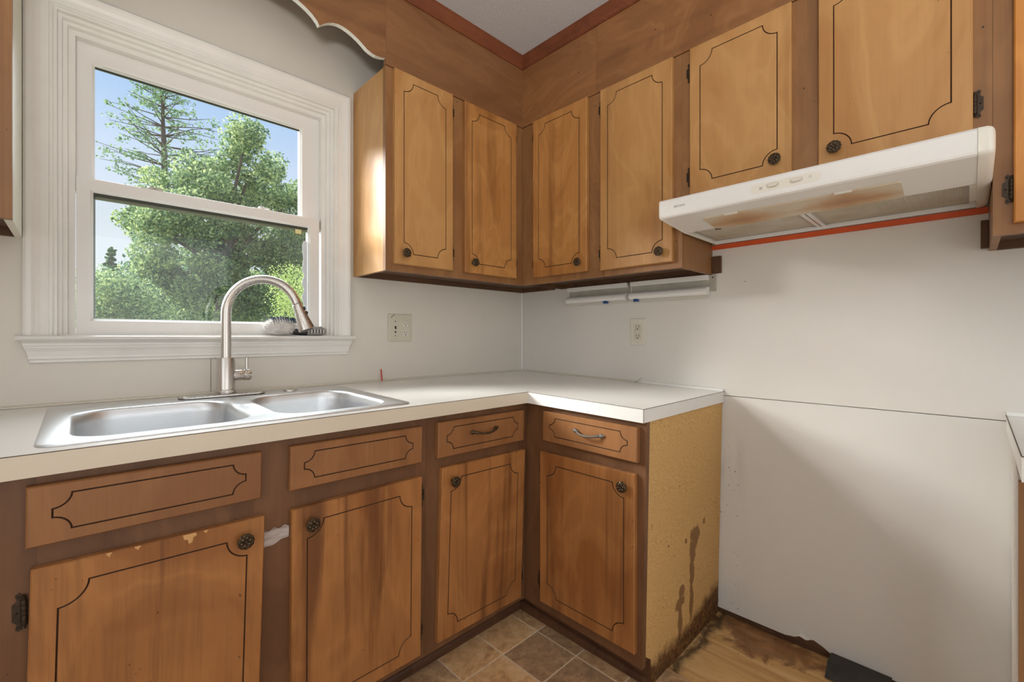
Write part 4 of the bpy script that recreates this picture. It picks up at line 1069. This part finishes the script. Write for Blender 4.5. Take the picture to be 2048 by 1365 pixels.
for k in range(4):
    a = R(45 + 90 * k); b.prism(oval(-1.3602 + 0.0026 * math.cos(a) - 0.0016, -1.3602 + 0.0026 * math.cos(a) + 0.0016, 1.4735 + 0.0026 * math.sin(a) - 0.0012, 1.4735 + 0.0026 * math.sin(a) + 0.0012, 4), lambda p, q, t: MR(p, t, q), 0.4672, 0.4675)
b.build('fan_symbol', M['ink'], hd_)
b = MB(); n_ = 16
for k in range(n_):
    a0, a1 = 2 * math.pi * k / n_, 2 * math.pi * (k + 1) / n_
    b.prism([(-1.4735 + r_ * math.cos(a), 1.4770 + r_ * math.sin(a)) for r_, a in ((0.0022, a0), (0.0028, a0), (0.0028, a1), (0.0022, a1))], lambda p, q, t: MR(p, t, q), 0.4672, 0.4675)
b.build('lamp_symbol', M['ink'], hd_)
cu = bpy.data.curves.new('lettering', 'FONT'); cu.body = 'BROAN'; cu.size = 0.0098; cu.extrude = 0.00015; cu.space_character = 1.08; cu.align_x = 'CENTER'; cu.align_y = 'CENTER'
tmp = bpy.data.objects.new('lettering_tmp', cu); COL.objects.link(tmp)
bpy.context.view_layer.update()
me = bpy.data.meshes.new_from_object(tmp.evaluated_get(bpy.context.evaluated_depsgraph_get())); bpy.data.objects.remove(tmp); me.name = 'lettering'
me.materials.clear(); me.materials.append(M['ink'])
place('lettering', me, hd_, MR(-1.1335, 0.4672, 1.4745), ROT[MR])

# strip, wood blocks, cabinet light
tag(MB().mbox(MR, -1.7890, -1.0500, 0.0003, 0.010, 1.4120, 1.4285).build('wall_strip', M['orange']), 'bright orange strip along the wall right under the range hood', 'strip')
tag(MB().mbox(MR, -1.0850, -1.0500, 0.0003, 0.012, 1.3200, 1.3860, 0.001).build('wood_block', M['under']), 'small dark brown wood block on the wall at the end of the tall double-door cabinet', 'wood block', 'wood blocks')
tag(MB().mbox(MR, -1.7895, -1.7745, 0.0003, 0.012, 1.3160, 1.3920, 0.001).build('wood_block', M['under']), 'small dark brown wood block on the wall at the far right cabinet', 'wood block', 'wood blocks')
def cab_light(label, y0, y1, sw_y, endplate):
    t = thing('under_cabinet_light', label, 'light fixture', (0, (y0 + y1) / 2, 1.236), group='under-cabinet lights')
    MB().mbox(MR, y0 - (0.024 if endplate else 0.004), y1, 0.0004, 0.006, 1.252, 1.3165, 0.001).build('back_plate', M['galv'], t)
    MB().mbox(MR, y0, y1 - 0.003, 0.006, 0.030, 1.2955, 1.3160, 0.002).build('ballast_cover', M['strip_w'], t)
    b = MB(); pr = [(0.006, 1.2385), (0.028, 1.2370), (0.038, 1.2410), (0.043, 1.2500), (0.041, 1.2600), (0.033, 1.2670), (0.020, 1.2690), (0.006, 1.2690)]
    b.prism(pr, lambda v, w, tt: MR(tt, v, w), y0, y1 - 0.003); b.build('tube_diffuser', M['strip_w'], t)
    MB().mbox(MR, y0 + 0.004, y1 - 0.006, 0.012, 0.020, 1.2295, 1.2330).build('bottom_lip', M['plate_w'], t)
    MB().mbox(MR, y0 + 0.004, y1 - 0.006, 0.0150, 0.0165, 1.2325, 1.2400).build('lip_web', M['plate_w'], t)
    MB().mbox(MR, sw_y - 0.010, sw_y + 0.010, 0.020, 0.036, 1.2275, 1.2395, 0.001).build('switch', M['blue'], t)
    if endplate: disc(t, 'screw_hole', MR, y0 - 0.012, 1.306, 0.006, 0.003, M['dark'])
    return t
cab_light('white under-cabinet strip light nearer the corner, above the worktop', -0.6830, -0.3437, -0.5741, False)
cab_light('white under-cabinet strip light nearer the hood, above the outlet', -1.0400, -0.6980, -0.7319, True)

# ------------------------------------------------------------------ unseen uplighter behind the camera, added for soft light off the ceiling
LX, LY = -2.02, -2.05
fl_ = thing('floor_lamp', 'tall uplighter floor lamp with an open bowl in the middle of the kitchen', 'lamp', (LX, LY, 0.0))
LT = Matrix.Translation((LX, LY, 0))
MB().lathe([(0.15, 0.0), (0.15, 0.012), (0.05, 0.03), (0.016, 0.05), (0.0, 0.05)], 28, LT).build('base', M['nickel'], fl_, True)
MB().tube([(LX, LY, 0.04), (LX, LY, 1.19)], 0.012, 12).build('pole', M['nickel'], fl_, True)
MB().rings([[(LX + r * math.cos(2 * math.pi * k / 28), LY + r * math.sin(2 * math.pi * k / 28), z) for k in range(28)] for r, z in ((0.02, 1.18), (0.12, 1.21), (0.19, 1.29), (0.20, 1.31), (0.185, 1.295), (0.11, 1.22), (0.01, 1.205))]).build('bowl', M['white'], fl_, True)
lamp('uplight_bulb', 'AREA', (LX, LY, 1.302), 36, (1.0, 0.985, 0.96), (0, 0, 1), shape='DISK', size=0.34)  # added light source, aimed up to brighten ceiling and room

# ------------------------------------------------------------------ small things
zc_ = fwd((-0.8625, -0.012, CT)).z
tag(MB().tube([(-0.860, -0.014, zc_ + 0.002), (-0.8625, -0.010, 0.936)], 0.0026, 10).build('straw', M['red'], None, True), 'thin red plastic straw standing on the worktop against the wall', 'straw')
p0 = fwd((-0.016, -0.735, CT))
b = MB(); b.tube([p0 + Vector((-0.012, 0.006, 0.0045)), p0 + Vector((-0.006, 0.0, 0.006)), p0 + Vector((0.002, -0.012, 0.022))], 0.0012, 6)
b.sphere(p0 + Vector((-0.010, 0.005, 0.005)), 0.0045, 8, (1.4, 1, 0.7))
tag(b.build('wire_scrap', M['grey_plastic'], None, True), 'tiny bent wire scrap on the worktop by the right wall', 'scrap')
# tape left across the stile between the sink doors
tp = thing('tape_scrap', 'wrinkled clear tape stuck between the two sink cabinet doors', 'tape', (-1.446, -0.60, 0.59), True)
b = MB(); nx, nz = 14, 8; G = []
for i in range(nx + 1):
    col_ = []
    for j in range(nz + 1):
        s_, q_ = i / nx, j / nz
        x = -1.4770 + 0.0605 * s_; top = 0.6260 + 0.004 * s_ + 0.003 * math.sin(s_ * 17); bot = 0.5850 + 0.0155 * s_ + 0.002 * math.sin(s_ * 11)
        w = bot + (top - bot) * q_; v = LF + 0.0012 + 0.0016 * abs(math.sin(q_ * 11 + s_ * 3)) + 0.0020 * s_ ** 3 * abs(math.sin(q_ * 23))
        col_.append(b.v(ML(x, v, w)))
    G.append(col_)
for i in range(nx):
    for j in range(nz): b.f([G[i][j], G[i + 1][j], G[i + 1][j + 1], G[i][j + 1]])
b.build('tape', M['tape'], tp, True)
# rubber base strip on the floor against the right wall
b = MB(); b.prism([(0.002, 0.030), (0.058, 0.032), (0.062, 0.030), (0.101, 0.0005), (0.094, 0.0005), (0.060, 0.024), (0.002, 0.0245)], lambda v, w, t: MR(t, v, w), -1.588, -1.4345)
tag(b.build('baseboard_right', M['black_rubber']), 'short black rubber base strip lying against the wall', kind='structure')
# dish brush on the window stool
br = thing('dish_brush', 'fluffy white and navy scrub brush with ribbed grey handle on the window stool', 'brush', (-1.2, -0.008, 1.077))
bz = 1.0775
b = MB()
def tuft(b, c, r, n, ln, wd, sc=(1, 1, 1), lowcut=None):
    for _ in range(n):
        d = Vector(rng.normal(size=3)).normalized()
        p = Vector(c) + Vector((d.x * r * sc[0], d.y * r * sc[1], d.z * r * sc[2]))
        d2 = (d + Vector(rng.normal(size=3)) * 0.35).normalized(); s_ = d2.orthogonal().normalized() * wd
        q = p + d2 * ln
        if lowcut is not None and (p.z < lowcut or q.z < lowcut): continue
        b.f([b.v(p - s_), b.v(p + s_), b.v(q)])
b.sphere((-1.258, -0.004, bz + 0.031), 0.030, 14, (1.75, 0.75, 1.0))
tuft(b, (-1.258, -0.004, bz + 0.032), 0.029, 1300, 0.009, 0.0012, (1.75, 0.85, 1.05), bz + 0.0005)
b.build('fluffy_pad', M['fabric_white'], br, False, False)
b = MB()
for k in range(11):
    for q in range(9):
        x = -1.282 + k * 0.0085; y = -0.020 + q * 0.004
        p = Vector((x, y, bz + 0.046)); e2 = Vector((x + rng.normal() * 0.002 - 0.003, y + rng.normal() * 0.002, bz + 0.070 - abs(k - 4) * 0.001))
        b.tube([p, e2], [0.0011, 0.0009], 5)
b.build('bristles', M['fabric_blue'], br)
b = MB(); b.tube([(-1.215, -0.004, bz + 0.016), (-1.195, -0.004, bz + 0.015), (-1.165, -0.004, bz + 0.014)], [0.012, 0.013, 0.0135], 14); b.build('neck', M['black_plastic'], br, True)
b = MB(); path = []; rad = []
for k in range(17):
    t_ = k / 16; path.append((-1.166 + 0.072 * t_, -0.006, bz + 0.0170)); rad.append(0.0162 * (1 - max(0, t_ - 0.7) ** 2 * 5.5))
hnd = b.tube(path, rad, 16).build('handle', M['grey_plastic'], br, True)
for k in range(10):
    x = -1.158 + k * 0.0055
    MB().box(x - 0.0011, x + 0.0011, -0.0235, -0.0205, bz + 0.0095, bz + 0.0245).build('grip_rib', M['lgrey_plastic'] if k % 2 else M['black_plastic'], hnd)
MB().box(-1.172, -1.108, -0.016, 0.006, bz + 0.0320, bz + 0.0365, 0.0015).build('top_shell', M['lgrey_plastic'], hnd)

# ------------------------------------------------------------------ outdoors
tag(MB().box(-60, 60, 0.3, 120, -0.9, -0.6).build('ground', M['ground']), 'green lawn beyond the window', kind='structure')
def leaves_mesh(name, centers, radii, counts, size, mat, squash=0.8, up=0.0):
    """clouds of small leaf quads, vectorised"""
    P = []; 
    for c, r, n in zip(centers, radii, counts):
        d = rng.normal(size=(n, 3)); d /= np.linalg.norm(d, axis=1)[:, None]
        rr = r * (0.45 + 0.55 * rng.random(n) ** 0.5)
        p = d * rr[:, None]; p[:, 2] *= squash; P.append(p + np.array(c))
    P = np.concatenate(P); n = len(P)
    a = rng.normal(size=(n, 3)); a /= np.linalg.norm(a, axis=1)[:, None]
    t = rng.normal(size=(n, 3)); t[:, 2] += up; t -= a * (t * a).sum(1)[:, None]; t /= np.linalg.norm(t, axis=1)[:, None]
    s = np.cross(a, t); L = size * (0.6 + 0.8 * rng.random(n))[:, None]
    V = np.stack([P - t * L * 0.5, P + s * L * 0.30, P + t * L * 0.5, P - s * L * 0.30], 1).reshape(-1, 3)
    me = bpy.data.meshes.new(name); me.vertices.add(n * 4); me.vertices.foreach_set('co', V.astype(np.float32).ravel())
    me.loops.add(n * 4); me.loops.foreach_set('vertex_index', np.arange(n * 4, dtype=np.int32))
    me.polygons.add(n); me.polygons.foreach_set('loop_start', np.arange(0, n * 4, 4, dtype=np.int32)); me.polygons.foreach_set('loop_total', np.full(n, 4, dtype=np.int32))
    me.materials.append(mat); me.update(); me.validate(); return me
GZ = -0.6
def broadleaf(name, label, cx_, cy_, trunk_h, blobs, per, size, mat, group='trees beyond the window'):
    """blobs: big lobes (x, y, z, r) relative to trunk foot; each lobe carries clumps on its surface"""
    t = thing(name, label, 'tree' if 'tree' in name or 'cedar' in name else 'shrub', (cx_, cy_, GZ), group=group)
    tm = MB(); tm.tube([(cx_, cy_, GZ), (cx_ + .05, cy_, GZ + trunk_h * 0.5), (cx_, cy_ + .05, GZ + trunk_h)], [0.22, 0.17, 0.12], 10); tm.build('trunk', M['bark'], t, True)
    cs, rs, ns = [], [], []
    for bx, by, bz_, r in blobs:
        tm = MB(); tm.tube([(cx_, cy_, GZ + trunk_h * 0.75), (cx_ + bx * 0.4, cy_ + by * 0.4, GZ + (trunk_h * 0.75 + bz_) * 0.5 + 0.2), (cx_ + bx * 0.85, cy_ + by * 0.85, GZ + bz_ * 0.95)], [0.10, 0.06, 0.025], 7); tm.build('branch', M['bark'], t, True)
        k = max(6, int(16 * r * r))
        for _ in range(k):
            d = rng.normal(size=3); d /= np.linalg.norm(d)
            q = np.array([bx, by, bz_]) + d * r * (0.55 + 0.45 * rng.random())
            cs.append(q); rs.append(0.30 + 0.22 * rng.random()); ns.append(int(per * (0.6 + 0.8 * rng.random())))
    tag(obj('foliage', leaves_mesh('foliage', cs, rs, ns, size, mat), t), kind='stuff')
    return t
# view rays: px -> direction (dx, dy) per unit depth
_A = math.atan2(1937.285 - 1024, 890.87); _F = (math.cos(_A), math.sin(_A)); _Rv = (math.sin(_A), -math.cos(_A))
def spot(px, y):
    """ground point seen in the column px at distance y beyond the wall; returns x and metres per pixel"""
    u = (px - 1024) / 890.87; dx, dy = _F[0] + u * _Rv[0], _F[1] + u * _Rv[1]; d = (y + 1.7514) / dy
    return -1.7848 + dx * d, d / 890.87
yb = 14.0; bx_, mpp = spot(440, yb)
zof = lambda py, mpp: 1.074 + (673.67 - py) * mpp - GZ
bl = []
for px, py, r in ((430, 330, 60), (500, 330, 52), (370, 352, 48), (338, 400, 46), (475, 300, 34), (550, 372, 46), (590, 400, 40), (455, 400, 78), (390, 440, 70), (540, 450, 66), (318, 470, 46), (350, 510, 70), (430, 500, 80), (510, 530, 78), (590, 500, 56), (305, 540, 38), (330, 590, 66), (420, 600, 76), (520, 610, 74), (600, 590, 50), (620, 450, 40), (296, 428, 30), (560, 320, 16)):
    sx, mp_ = spot(px, yb)
    bl.append((sx - bx_, rng.uniform(-1.2, 1.2), zof(py, mp_), r * mp_))
broadleaf('oak_tree', 'large leafy green tree filling most of the window view', bx_, yb, 4.2, bl, 330, 0.088, M['leaf'])
# darker trees behind and below it
for px0, top, lab in ((300, 560, 'dark leafy tree low behind the large tree, left part of the lower pane'), (460, 540, 'dark leafy tree low behind the large tree, middle of the lower pane'), (600, 520, 'dark leafy tree low behind the large tree, right part of the lower pane')):
    yy = {300: 17.5, 460: 22.5, 600: 28.0}[px0]; hx_, mp_ = spot(px0, yy); bl = []
    for k in range(9):
        px = px0 + rng.uniform(-70, 70); py = rng.uniform(top, 660); sx, m2 = spot(px, yy)
        bl.append((sx - hx_, rng.uniform(-1, 1), zof(py, m2), 42 * m2))
    broadleaf('background_tree', lab, hx_, yy, 2.6, bl, 190, 0.13, M['leaf_d'])
# lower left shrubs and spire
sx_, mp_ = spot(225, 9.0); bl = []
for px, py, r in ((205, 580, 26), (235, 585, 26), (260, 600, 28), (200, 615, 30), (230, 630, 32), (270, 640, 34), (195, 650, 30), (300, 650, 34)):
    s2x, m2 = spot(px, 9.0); bl.append((s2x - sx_, rng.uniform(-.5, .5), zof(py, m2), r * m2))
broadleaf('leafy_shrub', 'bright green shrub in the lower left corner of the window view', sx_, 9.0, 1.2, bl, 260, 0.052, M['leaf'], 'shrubs beyond the window')
ysx, m2 = spot(600, 6.0); bl = []
for px, py, r in ((598, 565, 14), (602, 590, 15), (592, 612, 16), (604, 632, 18)):
    s2x, m3 = spot(px, 6.0); bl.append((s2x - ysx, rng.uniform(-.2, .2), zof(py, m3), r * m3))
broadleaf('young_shrub', 'yellow-green shrub at the right side of the lower pane', ysx, 6.0, 1.0, bl, 260, 0.032, M['leaf_y'], 'shrubs beyond the window')
# conifers
def conifer(name, label, px, y, top_px, base_px, spread, tiers, leaf_n, size, irregular=True):
    cx_, mp_ = spot(px, y); zt = zof(top_px, mp_) + GZ; zb_ = zof(base_px, mp_) + GZ
    t = thing(name, label, 'tree', (cx_, y, GZ), group='trees beyond the window')
    MB().tube([(cx_, y, GZ), (cx_, y, zb_), (cx_ - 0.1 * irregular, y, (zb_ + zt) / 2), (cx_ - 0.2 * irregular, y, zt)], [0.26 if irregular else .1, 0.20 if irregular else .07, 0.13 if irregular else 0.05, 0.03], 9).build('trunk', M['bark'], t, True)
    cs, rs, ns = [], [], []
    for k in range(tiers):
        f = k / (tiers - 1); z = zb_ + (zt - zb_) * f
        prof = spread * mp_ * ((0.55 + 0.45 * math.sin(math.pi * (0.15 + 0.8 * f))) * (1 - 0.75 * max(0, f - 0.6) / 0.4) if irregular else (1 - f * 0.93))
        for q in range(9 if irregular else 6):
            a = rng.uniform(0, 2 * math.pi); ln = prof * rng.uniform(0.6, 1.1)
            p0_ = Vector((cx_ - 0.1 * f * irregular, y, z)); p1 = p0_ + Vector((math.cos(a) * ln * 0.55, math.sin(a) * ln * 0.55, ln * 0.10)); p2 = p0_ + Vector((math.cos(a) * ln, math.sin(a) * ln, ln * rng.uniform(0.05, 0.3)))
            MB().tube([p0_, p1, p2], [0.040, 0.024, 0.010] if irregular else [0.02, 0.012, 0.006], 5).build('branch', M['bark'], t)
            for s_ in (0.55, 0.8, 1.0) if irregular else (0.3, 0.6, 1.0):
                c_ = p0_.lerp(p2, s_) + Vector(rng.normal(size=3)) * 0.15 * (1 if irregular else 0.2)
                cs.append(np.array(c_) - np.array((cx_, y, GZ))); rs.append((0.37 if irregular else 0.10 * (1 - 0.8 * f)) * rng.uniform(0.6, 1.2)); ns.append(int(leaf_n * rng.uniform(0.5, 1.3)))
    tag(obj('foliage', leaves_mesh('foliage', cs, rs, ns, size, M['needle'], 0.45, 1.0), t), kind='stuff')
    return t
conifer('pine_tree', 'tall sparse pine tree rising behind the large tree against the sky', 331, 33.0, 158, 390, 104, 13, 17, 0.155)
conifer('cedar_tree', 'small pointed cedar at the lower left of the window view', 222, 12.0, 502, 660, 44, 20, 40, 0.05, False)
